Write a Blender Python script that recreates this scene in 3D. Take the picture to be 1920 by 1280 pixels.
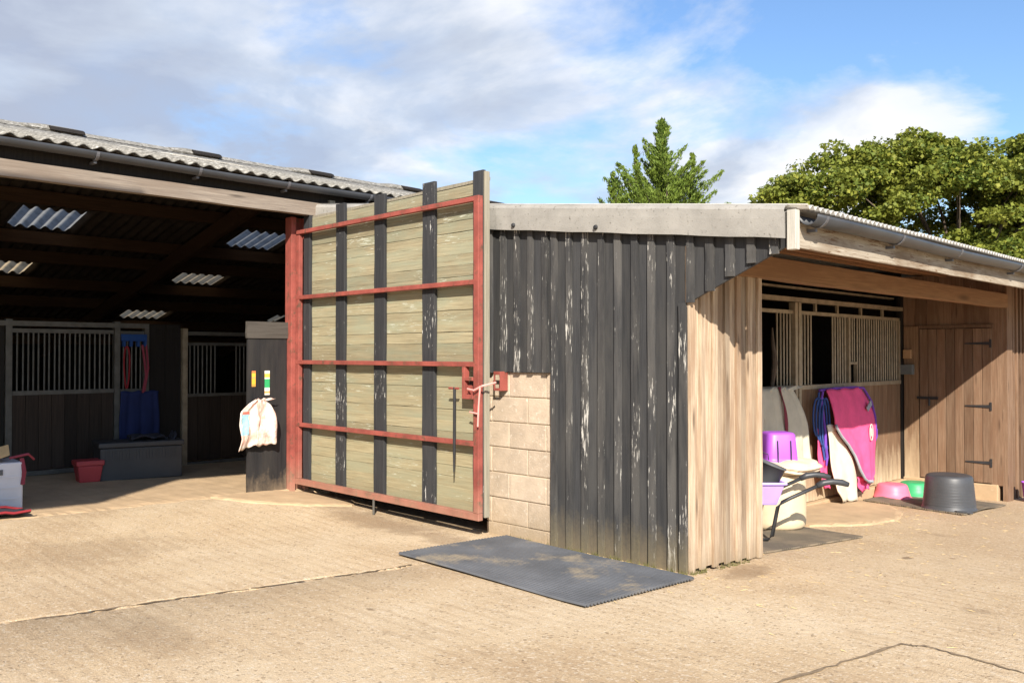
import bpy, bmesh, math, random
import numpy as np
from mathutils import Vector, Matrix
for o in list(bpy.data.objects): bpy.data.objects.remove(o)
random.seed(7); rng = np.random.default_rng(7)
R = math.radians
sc = bpy.context.scene
COL = sc.collection
# ------------------------------------------------------------------ camera
cam = bpy.data.cameras.new('camera'); co = bpy.data.objects.new('camera', cam); COL.objects.link(co)
co.location = (8.76, -5.503, 1.6); co.rotation_euler = (R(90.828), 0, R(44.64))
cam.sensor_width = 36; cam.lens = 31.14; cam.clip_start = .05; cam.clip_end = 2000
sc.camera = co
# ------------------------------------------------------------------ sun, sky, exposure
SUN = Vector((.83, -.76, .714)).normalized()
sl = bpy.data.lights.new('sun', 'SUN'); so = bpy.data.objects.new('sun', sl); COL.objects.link(so)
sl.energy = 4.8; sl.angle = R(.53); sl.color = (1, .93, .82)
so.rotation_euler = (-SUN).to_track_quat('-Z', 'Y').to_euler()
sc.view_settings.view_transform = 'Standard'; sc.view_settings.look = 'None'
sc.view_settings.exposure = .9; sc.view_settings.gamma = 1; sc.view_settings.use_curve_mapping = False
sc.render.engine = 'CYCLES'
try:
    sc.cycles.max_bounces = 6; sc.cycles.diffuse_bounces = 4; sc.cycles.use_denoising = True
except Exception: pass

def nd(nt, typ, at=None, **ins):
    n = nt.nodes.new(typ)
    for k, v in (at or {}).items(): setattr(n, k, v)
    for k, v in ins.items():
        key = int(k[1:]) if k[0] == 'i' and k[1:].isdigit() else k.replace('_', ' ')
        s = n.inputs[key]
        if isinstance(v, bpy.types.NodeSocket): nt.links.new(v, s)
        elif isinstance(v, bpy.types.Node): nt.links.new(v.outputs[0], s)
        else:
            if isinstance(v, (tuple, list)) and s.type == 'RGBA' and len(v) == 3: v = (*v, 1)
            s.default_value = v
    return n
def math_(nt, op, a, b=0., clamp=False): return nd(nt, 'ShaderNodeMath', {'operation': op, 'use_clamp': clamp}, i0=a, i1=b).outputs[0]
def ramp(nt, fac, stops, interp='LINEAR'):
    n = nd(nt, 'ShaderNodeValToRGB', Fac=fac); cr = n.color_ramp; cr.interpolation = interp
    while len(cr.elements) < len(stops): cr.elements.new(.5)
    for e, (p, c) in zip(cr.elements, stops):
        e.position = p; e.color = (c, c, c, 1) if isinstance(c, (int, float)) else (*c, 1)
    return n.outputs[0]
def mix(nt, f, a, b, mode='MIX'):
    n = nt.nodes.new('ShaderNodeMix'); n.data_type = 'RGBA'; n.blend_type = mode; n.clamp_factor = True
    for s, v in ((n.inputs[0], f), (n.inputs[6], a), (n.inputs[7], b)):
        if isinstance(v, bpy.types.NodeSocket): nt.links.new(v, s)
        elif isinstance(v, (int, float)): s.default_value = v
        else: s.default_value = (*v, 1)
    return n.outputs[2]
def noise(nt, vec, scale=1., detail=4., rough=.55, dist=0.):
    return nd(nt, 'ShaderNodeTexNoise', Vector=vec, Scale=scale, Detail=detail, Roughness=rough, Distortion=dist).outputs[0]
def maprange(nt, v, a, b, c=0., d=1.):
    return nd(nt, 'ShaderNodeMapRange', Value=v, From_Min=a, From_Max=b, To_Min=c, To_Max=d).outputs[0]

w = bpy.data.worlds.new('World'); sc.world = w; w.use_nodes = True
nt = w.node_tree; nt.nodes.clear()
sky = nd(nt, 'ShaderNodeTexSky', {'sky_type': 'NISHITA', 'sun_disc': False, 'sun_elevation': math.asin(SUN.z),
     'sun_rotation': math.atan2(SUN.x, SUN.y), 'altitude': 50, 'air_density': 1.25, 'dust_density': .6, 'ozone_density': 2.2})
tc = nd(nt, 'ShaderNodeTexCoord'); dirv = tc.outputs['Generated']
sep = nd(nt, 'ShaderNodeSeparateXYZ', Vector=dirv)
zz = math_(nt, 'ADD', math_(nt, 'MAXIMUM', sep.outputs[2], 0.), .22)
px = math_(nt, 'DIVIDE', sep.outputs[0], zz); py = math_(nt, 'DIVIDE', sep.outputs[1], zz)
pv = nd(nt, 'ShaderNodeCombineXYZ', X=px, Y=py, Z=0.).outputs[0]
big = noise(nt, nd(nt, 'ShaderNodeMapping', Vector=pv, Location=(30.2, 11.7, 0), Scale=(1, 1, 1)).outputs[0], 1.5, 10., .58, .3)
fine = noise(nt, nd(nt, 'ShaderNodeMapping', Vector=pv, Location=(8.3, 4.2, 0)).outputs[0], 2.6, 8., .6, .2)
cl = math_(nt, 'ADD', math_(nt, 'MULTIPLY', big, .68), math_(nt, 'MULTIPLY', fine, .32))
side = nd(nt, 'ShaderNodeVectorMath', {'operation': 'DOT_PRODUCT'}, i0=dirv, i1=(.7115, .7026, 0)).outputs['Value']
cl = math_(nt, 'SUBTRACT', cl, math_(nt, 'MULTIPLY', math_(nt, 'ADD', side, .12), .26))      # more cloud to one side of the sky
def bank(d, r, amp):
    global cl
    dist = nd(nt, 'ShaderNodeVectorMath', {'operation': 'DISTANCE'}, i0=dirv, i1=Vector(d).normalized()).outputs['Value']
    cl = math_(nt, 'ADD', cl, math_(nt, 'MULTIPLY', maprange(nt, dist, r, 0.), amp))
bank((-.52, .83, .17), .15, .36); bank((-.36, .90, .22), .13, .36); bank((-.70, .66, .33), .16, .12); bank((-.97, .25, .3), .42, .12)
mask = ramp(nt, cl, [(.435, 0.), (.49, .35), (.56, .85), (.68, 1.)])
shade = noise(nt, nd(nt, 'ShaderNodeMapping', Vector=pv, Location=(1.3, 9.2, 0)).outputs[0], 2.1, 7., .55, .3)
shade = math_(nt, 'ADD', shade, math_(nt, 'MULTIPLY', math_(nt, 'ADD', side, .05), .36))
ccol = ramp(nt, shade, [(.36, (2.6, 2.95, 3.75)), (.5, (3.4, 3.8, 4.5)), (.66, (5.5, 5.55, 5.7))])
skyc = nd(nt, 'ShaderNodeVectorMath', {'operation': 'MULTIPLY'}, i0=sky.outputs[0], i1=(.70, .82, 1.0)).outputs[0]
fin = mix(nt, mask, skyc, ccol)
bg = nd(nt, 'ShaderNodeBackground', Color=fin, Strength=.1)
nt.links.new(bg.outputs[0], nd(nt, 'ShaderNodeOutputWorld').inputs[0])

# ------------------------------------------------------------------ mesh helpers
class MB:
    def __init__(s): s.v = []; s.f = []
    def add(s, vs, fs):
        b = len(s.v); s.v += [tuple(p) for p in vs]; s.f += [tuple(i + b for i in q) for q in fs]; return s
    def box(s, x0, x1, y0, y1, z0, z1):
        return s.add([(x, y, z) for x in (x0, x1) for y in (y0, y1) for z in (z0, z1)],
                     [(0, 1, 3, 2), (4, 6, 7, 5), (0, 4, 5, 1), (2, 3, 7, 6), (0, 2, 6, 4), (1, 5, 7, 3)])
    def prism(s, poly, d):                       # polygon (3D points) swept by vector d
        n = len(poly); d = Vector(d); a = [Vector(p) for p in poly]
        return s.add(a + [p + d for p in a], [tuple(range(n))[::-1], tuple(range(n, 2 * n))] +
                     [(i, (i + 1) % n, n + (i + 1) % n, n + i) for i in range(n)])
    def tube(s, pts, r, seg=8, cap=True):
        pts = [Vector(p) for p in pts]; n = len(pts); rs = r if isinstance(r, (list, tuple)) else [r] * n
        vs = []; ref = Vector((.3, .2, .93))
        for i, p in enumerate(pts):
            t = (pts[min(i + 1, n - 1)] - pts[max(i - 1, 0)]).normalized()
            rr = ref if abs(t.dot(ref)) < .9 else Vector((1, 0, 0))
            a = t.cross(rr).normalized(); b = t.cross(a)
            vs += [p + (a * math.cos(k * 2 * math.pi / seg) + b * math.sin(k * 2 * math.pi / seg)) * rs[i] for k in range(seg)]
        fs = [(i * seg + k, i * seg + (k + 1) % seg, (i + 1) * seg + (k + 1) % seg, (i + 1) * seg + k) for i in range(n - 1) for k in range(seg)]
        if cap: fs += [tuple(range(seg))[::-1], tuple((n - 1) * seg + k for k in range(seg))]
        return s.add(vs, fs)
    def lathe(s, prof, c=(0, 0, 0), seg=32, sq=0.):   # prof (r,z); sq>0 makes the section squarish
        vs = []
        for r, z in prof:
            for k in range(seg):
                a = k * 2 * math.pi / seg; q = 1.
                if sq: q = 1 / (abs(math.cos(a)) ** (2 + sq) + abs(math.sin(a)) ** (2 + sq)) ** (1 / (2 + sq))
                vs.append((c[0] + r * q * math.cos(a), c[1] + r * q * math.sin(a), c[2] + z))
        n = len(prof)
        fs = [(i * seg + k, i * seg + (k + 1) % seg, (i + 1) * seg + (k + 1) % seg, (i + 1) * seg + k) for i in range(n - 1) for k in range(seg)]
        return s.add(vs, fs)
    def grid(s, P):                               # P[i][j] points
        n, m = len(P), len(P[0])
        return s.add([p for r in P for p in r], [(i * m + j, i * m + j + 1, (i + 1) * m + j + 1, (i + 1) * m + j) for i in range(n - 1) for j in range(m - 1)])
    def mesh(s, name):
        me = bpy.data.meshes.new(name); me.from_pydata(s.v, [], s.f); me.update(); return me
    def build(s, name, mat, parent=None, smooth=False, bev=0., solid=0., recalc=True):
        me = s.mesh(name)
        if recalc:
            bm = bmesh.new(); bm.from_mesh(me); bmesh.ops.recalc_face_normals(bm, faces=bm.faces[:]); bm.to_mesh(me); bm.free()
        return link(name, me, mat, parent, smooth, bev, solid)
def link(name, me, mat, parent=None, smooth=False, bev=0., solid=0.):
    if mat and not me.materials: me.materials.append(mat)
    o = bpy.data.objects.new(name, me); COL.objects.link(o)
    if parent: o.parent = parent
    if smooth:
        for p in me.polygons: p.use_smooth = True
    if solid:
        m = o.modifiers.new('s', 'SOLIDIFY'); m.thickness = solid; m.offset = 0
    if bev:
        m = o.modifiers.new('b', 'BEVEL'); m.width = bev; m.segments = 2; m.limit_method = 'ANGLE'; m.angle_limit = R(40)
    return o
def tag(o, label=None, cat=None, group=None, kind=None):
    for k, v in (('label', label), ('category', cat), ('group', group), ('kind', kind)):
        if v: o[k] = v
    return o
def thing(name, label, cat, loc=(0, 0, 0), rz=0, group=None):
    o = bpy.data.objects.new(name, None); COL.objects.link(o); o.location = loc; o.rotation_euler = (0, 0, rz)
    o.empty_display_size = .1
    return tag(o, label, cat, group)
def plank(mb, a, b, w, t, wdir, tdir, n=8, jit=.003, seed=None):
    """a board from a to b, width w along wdir (centred), thickness t along tdir (from 0), edges a little uneven"""
    rr = random.Random(seed if seed is not None else random.random())
    a, b, wdir, tdir = Vector(a), Vector(b), Vector(wdir), Vector(tdir)
    vs = []
    for i in range(n + 1):
        p = a.lerp(b, i / n)
        j = [rr.uniform(-jit, jit) for _ in range(3)]
        for sw, st in ((-.5, 0), (.5, 0), (.5, 1), (-.5, 1)):
            vs.append(p + wdir * (sw * w + (j[0] if sw < 0 else j[1])) + tdir * (st * t + (j[2] * .6 if st else 0)))
    fs = [(i * 4 + k, i * 4 + (k + 1) % 4, i * 4 + 4 + (k + 1) % 4, i * 4 + 4 + k) for i in range(n) for k in range(4)]
    fs += [(3, 2, 1, 0), (n * 4, n * 4 + 1, n * 4 + 2, n * 4 + 3)]
    return mb.add(vs, fs)

# ------------------------------------------------------------------ materials
def newmat(name):
    m = bpy.data.materials.new(name); m.use_nodes = True; nt = m.node_tree; nt.nodes.clear()
    out = nd(nt, 'ShaderNodeOutputMaterial'); p = nd(nt, 'ShaderNodeBsdfPrincipled')
    nt.links.new(p.outputs[0], out.inputs[0]); return m, nt, p, out
def coords(nt, rnd=True):
    tc = nd(nt, 'ShaderNodeTexCoord').outputs['Object']
    if not rnd: return tc, None
    r = nd(nt, 'ShaderNodeObjectInfo').outputs['Random']
    off = nd(nt, 'ShaderNodeCombineXYZ', X=math_(nt, 'MULTIPLY', r, 37.), Y=math_(nt, 'MULTIPLY', r, 91.), Z=math_(nt, 'MULTIPLY', r, 53.)).outputs[0]
    return nd(nt, 'ShaderNodeVectorMath', {'operation': 'ADD'}, i0=tc, i1=off).outputs[0], r
def posz(nt): return nd(nt, 'ShaderNodeSeparateXYZ', Vector=nd(nt, 'ShaderNodeNewGeometry').outputs['Position']).outputs[2]
def bump(nt, p, h, strength=.3, dist=.01):
    b = nd(nt, 'ShaderNodeBump', Strength=strength, Distance=dist, Height=h); nt.links.new(b.outputs[0], p.inputs['Normal'])
def wood(name, dark, light, axis='Z', peel=None, peelc=(.62, .6, .56), low=None, rough=.8, var=.35, blotch=None, streak=1., bmp=.35, knots=0.):
    m, nt, p, _ = newmat(name); v, r = coords(nt)
    s = {'X': (2.2, 64, 64), 'Y': (64, 2.2, 64), 'Z': (64, 64, 2.2)}[axis]
    g = noise(nt, nd(nt, 'ShaderNodeMapping', Vector=v, Scale=s).outputs[0], streak, 7., .68, .4)
    b = noise(nt, nd(nt, 'ShaderNodeMapping', Vector=v, Scale=tuple(k ** .5 for k in s)).outputs[0], .9, 4., .6, .3)
    c = ramp(nt, g, [(.28, dark), (.68, light)])
    if blotch: c = mix(nt, ramp(nt, b, [(.42, 0.), (.64, .85)]), c, blotch)
    c = mix(nt, 1., c, ramp(nt, r, [(0., 1. - var), (1., 1. + var * .6)]), 'MULTIPLY')
    if knots:
        ks = {'X': (1.3, 8, 8), 'Y': (8, 1.3, 8), 'Z': (8, 8, 1.3)}[axis]
        vo = nd(nt, 'ShaderNodeTexVoronoi', Vector=nd(nt, 'ShaderNodeMapping', Vector=v, Scale=ks).outputs[0], Scale=knots)
        wob = math_(nt, 'ADD', vo.outputs['Distance'], math_(nt, 'MULTIPLY', math_(nt, 'SUBTRACT', b, .5), .12))
        c = mix(nt, ramp(nt, wob, [(.05, .85), (.16, 0.)]), c, tuple(k * .55 for k in dark))
    if peel:
        s2 = {'X': (5.5, 58, 58), 'Y': (58, 5.5, 58), 'Z': (58, 58, 5.5)}[axis]
        k = noise(nt, nd(nt, 'ShaderNodeMapping', Vector=v, Scale=s2).outputs[0], 1.3, 7., .68)
        k2 = noise(nt, v, 1.6, 4., .6)
        k = math_(nt, 'ADD', k, math_(nt, 'MULTIPLY', math_(nt, 'SUBTRACT', k2, .5), .62))
        c = mix(nt, ramp(nt, k, [(peel, 0.), (peel + .045, 1.)]), c, peelc)
    if low:                                       # (colour, z0, z1, strength) splash and algae with a ragged edge
        z = math_(nt, 'ADD', posz(nt), math_(nt, 'MULTIPLY', math_(nt, 'SUBTRACT', noise(nt, nd(nt, 'ShaderNodeMapping', Vector=v, Scale=(14, 14, 3)).outputs[0], 1., 4.), .5), low[4] if len(low) > 4 else .5))
        z = math_(nt, 'ADD', z, math_(nt, 'MULTIPLY', math_(nt, 'SUBTRACT', noise(nt, v, 38., 3.), .5), .16))
        f = maprange(nt, z, low[1], low[2], low[3], 0.)
        c = mix(nt, f, c, low[0])
    nt.links.new(c, p.inputs['Base Color']); p.inputs['Roughness'].default_value = rough; p.inputs['Specular IOR Level'].default_value = .25
    bump(nt, p, g, bmp, .006)
    return m
def plain(name, col, rough=.6, metal=0., var=.12, scale=6., dirt=None, bmp=.15, bscale=60., spec=.4, low=None, ovar=0.):
    m, nt, p, _ = newmat(name); v, r = coords(nt)
    n = noise(nt, v, scale, 6., .6)
    c = ramp(nt, n, [(.3, tuple(k * (1 - var) for k in col)), (.7, tuple(min(1, k * (1 + var)) for k in col))])
    if ovar: c = mix(nt, 1., c, ramp(nt, r, [(0., 1. - ovar), (1., 1. + ovar * .6)]), 'MULTIPLY')
    if dirt: c = mix(nt, ramp(nt, noise(nt, v, dirt[1], 7., .65), [(dirt[2], 0.), (dirt[2] + .12, 1.)]), c, dirt[0])
    if low:
        z = math_(nt, 'ADD', posz(nt), math_(nt, 'MULTIPLY', math_(nt, 'SUBTRACT', noise(nt, v, 9., 4.), .5), .3))
        c = mix(nt, maprange(nt, z, low[1], low[2], low[3], 0.), c, low[0])
    nt.links.new(c, p.inputs['Base Color'])
    p.inputs['Roughness'].default_value = rough; p.inputs['Metallic'].default_value = metal; p.inputs['Specular IOR Level'].default_value = spec
    if bmp: bump(nt, p, noise(nt, v, bscale, 4., .6), bmp, .004)
    return m
MT = {}
MT['black'] = wood('black_painted_boards', (.024, .0245, .026), (.052, .052, .054), blotch=(.06, .058, .056), peel=.79, peelc=(.42, .4, .36), low=((.17, .135, .085), -.06, .34, .95, .3), rough=.62, var=.25)
MT['blackbatten'] = wood('black_painted_battens', (.026, .0265, .028), (.062, .061, .061), blotch=(.095, .09, .084), peel=.62, peelc=(.5, .475, .43), low=((.17, .14, .085), -.06, .32, .95, .3), rough=.62, var=.25)
MT['straw'] = wood('weathered_pale_boards', (.22, .15, .098), (.54, .435, .315), blotch=(.25, .165, .105), var=.5, low=((.24, .18, .115), -.1, .2, .8, .25), peel=.72, peelc=(.2, .125, .075), knots=1.)
MT['brown'] = wood('brown_stained_boards', (.13, .075, .042), (.27, .175, .105), blotch=(.17, .095, .055), low=((.62, .48, .32), -.35, .32, .95, .75), var=.2)
MT['door'] = wood('brown_door_planks', (.14, .082, .05), (.28, .18, .115), blotch=(.17, .095, .055), var=.3, peel=.73, peelc=(.33, .25, .18), knots=1.)
MT['jamb'] = wood('pine_jamb', (.14, .08, .045), (.27, .17, .10), low=((.55, .42, .27), -.3, .55, .9, .9), var=.1)
MT['beam'] = wood('orange_beam', (.17, .09, .045), (.31, .18, .09), axis='Y', var=.1, knots=.45, blotch=(.22, .12, .06))
MT['soffit'] = wood('soffit_planks', (.22, .105, .05), (.40, .21, .105), axis='Y', var=.4)
MT['greybeam'] = wood('grey_weathered_beam', (.14, .11, .09), (.31, .26, .21), axis='Y', blotch=(.2, .155, .12), var=.1, peel=.72, peelc=(.4, .35, .29), knots=1.)
MT['greybatten'] = wood('grey_edge_board', (.17, .15, .115), (.32, .29, .22), axis='Z', var=.1)
MT['gateplank'] = wood('lichen_green_planks', (.17, .14, .085), (.39, .34, .22), axis='X', blotch=(.26, .27, .19), peel=.64, peelc=(.46, .47, .38), var=.2, rough=.9, low=((.30, .25, .13), .2, 3.0, .35, 2.5))
MT['gatebatten'] = wood('black_gate_battens', (.022, .023, .026), (.05, .05, .052), peel=.68, var=.2, rough=.65)
MT['panelblack'] = wood('black_panel', (.011, .011, .0125), (.026, .025, .026), peel=.78, low=((.2, .15, .1), .05, .3, .7), blotch=(.034, .031, .029), var=.05, rough=.55)
MT['white'] = wood('peeling_white_fascia', (.24, .19, .14), (.44, .39, .31), axis='Y', blotch=(.17, .115, .07), peel=.58, peelc=(.16, .1, .06), var=.05)
MT['whiteend'] = wood('white_end_board', (.34, .32, .28), (.54, .51, .45), peel=.60, peelc=(.2, .15, .1), var=.05)
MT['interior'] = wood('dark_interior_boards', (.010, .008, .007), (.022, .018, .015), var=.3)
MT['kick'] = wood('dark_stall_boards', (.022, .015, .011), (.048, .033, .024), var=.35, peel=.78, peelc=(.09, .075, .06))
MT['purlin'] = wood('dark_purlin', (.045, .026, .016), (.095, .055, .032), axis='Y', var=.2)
MT['red'] = plain('red_oxide_paint', (.265, .066, .05), .62, var=.3, scale=6, dirt=((.13, .062, .04), 11., .55), low=((.42, .3, .2), 0., .5, .55))
MT['galv'] = plain('stained_galvanised_steel', (.33, .27, .19), .5, .35, var=.25, scale=9, dirt=((.2, .12, .06), 14, .62))
MT['galvgrey'] = plain('grey_galvanised_steel', (.10, .094, .082), .55, .3, var=.25, scale=9)
MT['iron'] = plain('dark_iron', (.05, .05, .052), .5, .5, var=.3)
MT['gutter'] = plain('black_plastic_gutter', (.045, .047, .052), .42, var=.2, scale=3, dirt=((.12, .115, .11), 8, .68), bmp=.05)
MT['bracket'] = plain('grey_gutter_bracket', (.10, .10, .11), .45, var=.2)
MT['verge'] = plain('fibre_cement_trim', (.285, .27, .245), .9, var=.2, scale=4, dirt=((.11, .10, .085), 34, .585), bmp=.4, bscale=90)
MT['roof'] = plain('lichened_cement_sheet', (.19, .178, .155), .95, var=.55, scale=17, dirt=((.46, .44, .40), 24, .54), bmp=.9, bscale=38)
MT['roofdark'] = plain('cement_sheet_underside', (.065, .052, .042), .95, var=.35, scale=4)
MT['leanroof'] = plain('grey_cement_sheet', (.4, .38, .35), .95, var=.2, scale=8, dirt=((.18, .16, .13), 14, .6), bmp=.4)
MT['block'] = plain('concrete_block', (.46, .365, .27), .95, var=.16, scale=7, dirt=((.60, .52, .42), 24, .58), bmp=1., bscale=60, low=((.30, .225, .14), 0., .34, .8), ovar=.09)
MT['mortar'] = plain('mortar', (.44, .35, .24), .95, var=.12)
MT['rubber'] = plain('blue_black_rubber', (.098, .102, .112), .6, var=.25, scale=3, dirt=((.22, .185, .14), 2.3, .53), bmp=.25)
MT['gridmat'] = None
MT['pad'] = plain('old_concrete', (.44, .31, .185), .95, var=.15, scale=4, dirt=((.5, .40, .27), 18, .6), bmp=.7, bscale=80)
MT['tub'] = plain('black_rubber_tub', (.055, .057, .063), .45, var=.15, scale=5, dirt=((.12, .11, .1), 6, .66), bmp=.05)
MT['pinkp'] = plain('pink_plastic', (.80, .17, .27), .45, var=.07, dirt=((.6, .33, .3), 7, .67))
MT['greenp'] = plain('green_plastic', (.04, .33, .13), .45, var=.08)
MT['purple'] = plain('purple_plastic', (.36, .09, .55), .42, var=.08, dirt=((.45, .3, .5), 7, .68), bmp=.03)
MT['lilac'] = plain('lilac_plastic', (.47, .33, .74), .45, var=.06, dirt=((.5, .42, .5), 6, .66), bmp=.03)
MT['greyp'] = plain('grey_plastic', (.09, .095, .1), .5, var=.1)
MT['cream'] = plain('cream_plastic', (.62, .50, .335), .5, var=.1, dirt=((.55, .40, .24), 5, .64), bmp=.05)
MT['creamcloth'] = plain('cream_canvas', (.52, .48, .38), .95, var=.12, dirt=((.4, .34, .25), 4, .62), bmp=.3, bscale=200)
MT['sackcloth'] = plain('straw_sack', (.66, .52, .37), .9, var=.15, bmp=.4)
MT['pinkcloth'] = plain('pink_rug', (.78, .09, .235), .9, var=.12, scale=8, dirt=((.72, .25, .27), 9, .66), bmp=.3, bscale=250)
MT['lining'] = plain('white_lining', (.62, .55, .44), .95, var=.12, dirt=((.6, .42, .25), 5, .64))
MT['binding'] = plain('grey_binding', (.3, .32, .36), .85)
MT['maroon'] = plain('maroon_webbing', (.22, .035, .055), .85)
MT['cordpurple'] = plain('purple_cord', (.15, .05, .38), .8, bmp=.5, bscale=300)
MT['cordblue'] = plain('blue_rope', (.03, .07, .24), .8, bmp=.5, bscale=300)
MT['cordred'] = plain('red_rope', (.22, .012, .018), .8, bmp=.5, bscale=300)
MT['bluep'] = plain('blue_plastic', (.008, .045, .18), .5)
MT['bluecloth'] = plain('blue_cloth', (.010, .018, .075), .9)
MT['redp'] = plain('red_plastic', (.38, .045, .05), .5, var=.1)
MT['chest'] = plain('black_plastic_chest', (.04, .04, .042), .55, dirt=((.12, .11, .1), 22, .68))
MT['greycab'] = plain('pale_grey_plastic', (.55, .55, .58), .5, var=.06)
MT['tan'] = plain('tan_card', (.5, .33, .16), .9)
MT['darkcloth'] = plain('dark_cloth', (.025, .025, .035), .95)
MT['twine'] = plain('pink_twine', (.75, .32, .28), .9)
MT['chain'] = plain('rusty_chain', (.42, .3, .2), .6, .3)
MT['bark'] = plain('bark', (.10, .075, .055), .95, var=.3, scale=12, bmp=.8, bscale=25)
MT['straws'] = plain('straw', (.62, .46, .22), .8, var=.25)
MT['weed'] = plain('weed', (.15, .14, .05), .8, var=.4, scale=30)
MT['tar'] = plain('joint_filler', (.2, .145, .09), .95, var=.35, scale=20)
MT['switch'] = plain('brown_timber_block', (.4, .24, .12), .7)
MT['boxgrey'] = plain('grey_steel_box', (.13, .14, .14), .5)

STAINS = [(4.3, -2.22, .05, .8, 1, 1.6), (5.9, 2.1, .06, .8, 1.3, .6), (6.15, 2.4, .04, .7, 1, 1), (5.35, .45, .22, .6, 1.2, .5), (6.6, 3.6, .22, .7, 1, .8), (1.9, -.42, .5, .55, .5, 1.6), (3.0, -.45, .3, .45, .6, 1.3), (4.2, -.1, .2, .6, .25, 1.2), (6.9, .6, .12, .4, 1, 1), (3.9, -3.4, .35, .3, .6, 1.2), (1.6, -2.9, .5, .3, 1, .6)]
def mk_ground():
    m, nt, p, _ = newmat('brushed_concrete')
    g = nd(nt, 'ShaderNodeNewGeometry').outputs['Position']
    flat = nd(nt, 'ShaderNodeMapping', Vector=g, Scale=(1, 1, 0)).outputs[0]
    c = ramp(nt, noise(nt, flat, .55, 6., .6), [(.32, (.41, .285, .168)), (.48, (.54, .405, .255)), (.64, (.60, .47, .315))])
    c = mix(nt, ramp(nt, noise(nt, flat, 3.2, 6., .65), [(.45, 0.), (.75, .5)]), c, (.44, .315, .19))
    c = mix(nt, ramp(nt, noise(nt, flat, .23, 4., .6), [(.42, .55), (.58, 0.)]), c, (.42, .295, .18))
    # aggregate
    vo = nd(nt, 'ShaderNodeTexVoronoi', Vector=flat, Scale=62.); rnd = nd(nt, 'ShaderNodeSeparateColor', Color=vo.outputs['Color']).outputs[0]
    c = mix(nt, ramp(nt, rnd, [(.0, .75), (.1, .0)]), c, (.24, .17, .105))
    c = mix(nt, ramp(nt, rnd, [(.86, 0.), (.95, .6)]), c, (.64, .54, .41))
    sp = noise(nt, flat, 150., 3., .6)
    c = mix(nt, ramp(nt, sp, [(.34, .7), (.47, 0.)]), c, (.29, .2, .125))
    c = mix(nt, ramp(nt, noise(nt, flat, 55., 3., .6), [(.56, 0.), (.68, .6)]), c, (.66, .56, .42))
    # stains with their own shapes
    st = noise(nt, nd(nt, 'ShaderNodeMapping', Vector=flat, Location=(4, 2, 0), Scale=(.8, 1.3, 1)).outputs[0], 1.1, 7., .7)
    c = mix(nt, ramp(nt, st, [(.60, 0.), (.70, .6)]), c, (.29, .205, .125))
    def spot(c, x, y, r, col, f=.8, sx=1., sy=1.):
        d = nd(nt, 'ShaderNodeVectorMath', {'operation': 'LENGTH'}, i0=nd(nt, 'ShaderNodeMapping', Vector=flat, Location=(-x * sx, -y * sy, 0), Scale=(sx, sy, 0)).outputs[0]).outputs['Value']
        d = math_(nt, 'ADD', d, math_(nt, 'MULTIPLY', math_(nt, 'SUBTRACT', noise(nt, flat, 2.2 / r ** .5, 6., .7), .5), r * 2.2))
        return mix(nt, maprange(nt, d, r * .45, r, f, 0.), c, col)
    for x, y, r, f, sx, sy in STAINS: c = spot(c, x, y, r, (.20, .135, .08), f, sx, sy)
    wv = nd(nt, 'ShaderNodeTexWave', {'wave_type': 'BANDS', 'bands_direction': 'Y'}, Vector=flat, Scale=2.6, Distortion=1.2, Detail=4., Detail_Scale=3.).outputs[1]
    c = mix(nt, math_(nt, 'MULTIPLY', ramp(nt, wv, [(.0, .28), (.35, 0.)]), ramp(nt, noise(nt, flat, .8, 3.), [(.4, 0.), (.6, 1.)])), c, (.32, .215, .125))
    nt.links.new(c, p.inputs['Base Color']); p.inputs['Roughness'].default_value = .93; p.inputs['Specular IOR Level'].default_value = .2
    h = math_(nt, 'ADD', math_(nt, 'MULTIPLY', wv, .09), math_(nt, 'ADD', math_(nt, 'MULTIPLY', noise(nt, flat, 75., 4., .65), 1.), math_(nt, 'MULTIPLY', noise(nt, flat, 16., 4.), .7)))
    bump(nt, p, h, .75, .012)
    return m
MT['ground'] = mk_ground()
def mk_gridmat():
    m, nt, p, _ = newmat('ribbed_grid_mat'); v, r = coords(nt)
    a = nd(nt, 'ShaderNodeTexWave', {'bands_direction': 'X'}, Vector=v, Scale=11.).outputs[1]
    b = nd(nt, 'ShaderNodeTexWave', {'bands_direction': 'Y'}, Vector=v, Scale=11.).outputs[1]
    h = math_(nt, 'MAXIMUM', a, b)
    c = mix(nt, ramp(nt, h, [(.45, 0.), (.8, 1.)]), (.05, .042, .032), (.17, .14, .10))
    c = mix(nt, ramp(nt, noise(nt, v, 3., 5.), [(.45, 0.), (.7, .6)]), c, (.33, .25, .16))
    nt.links.new(c, p.inputs['Base Color']); p.inputs['Roughness'].default_value = .8; bump(nt, p, h, .8, .008); return m
MT['gridmat'] = mk_gridmat()
def mk_skylight(name, col):
    m, nt, p, out = newmat(name); v, r = coords(nt)
    c = mix(nt, ramp(nt, noise(nt, v, 7., 5.), [(.45, 0.), (.8, .8)]), col, tuple(k * .4 for k in col))
    t = nd(nt, 'ShaderNodeBsdfTranslucent', Color=c); d = nd(nt, 'ShaderNodeBsdfDiffuse', Color=c)
    nt.links.new(nd(nt, 'ShaderNodeMixShader', Fac=.3, i1=t.outputs[0], i2=d.outputs[0]).outputs[0], out.inputs[0]); return m
MT['skyblue'] = mk_skylight('grey_rooflight', (.25, .255, .255)); MT['skycream'] = mk_skylight('cream_rooflight', (.46, .36, .23))
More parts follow.
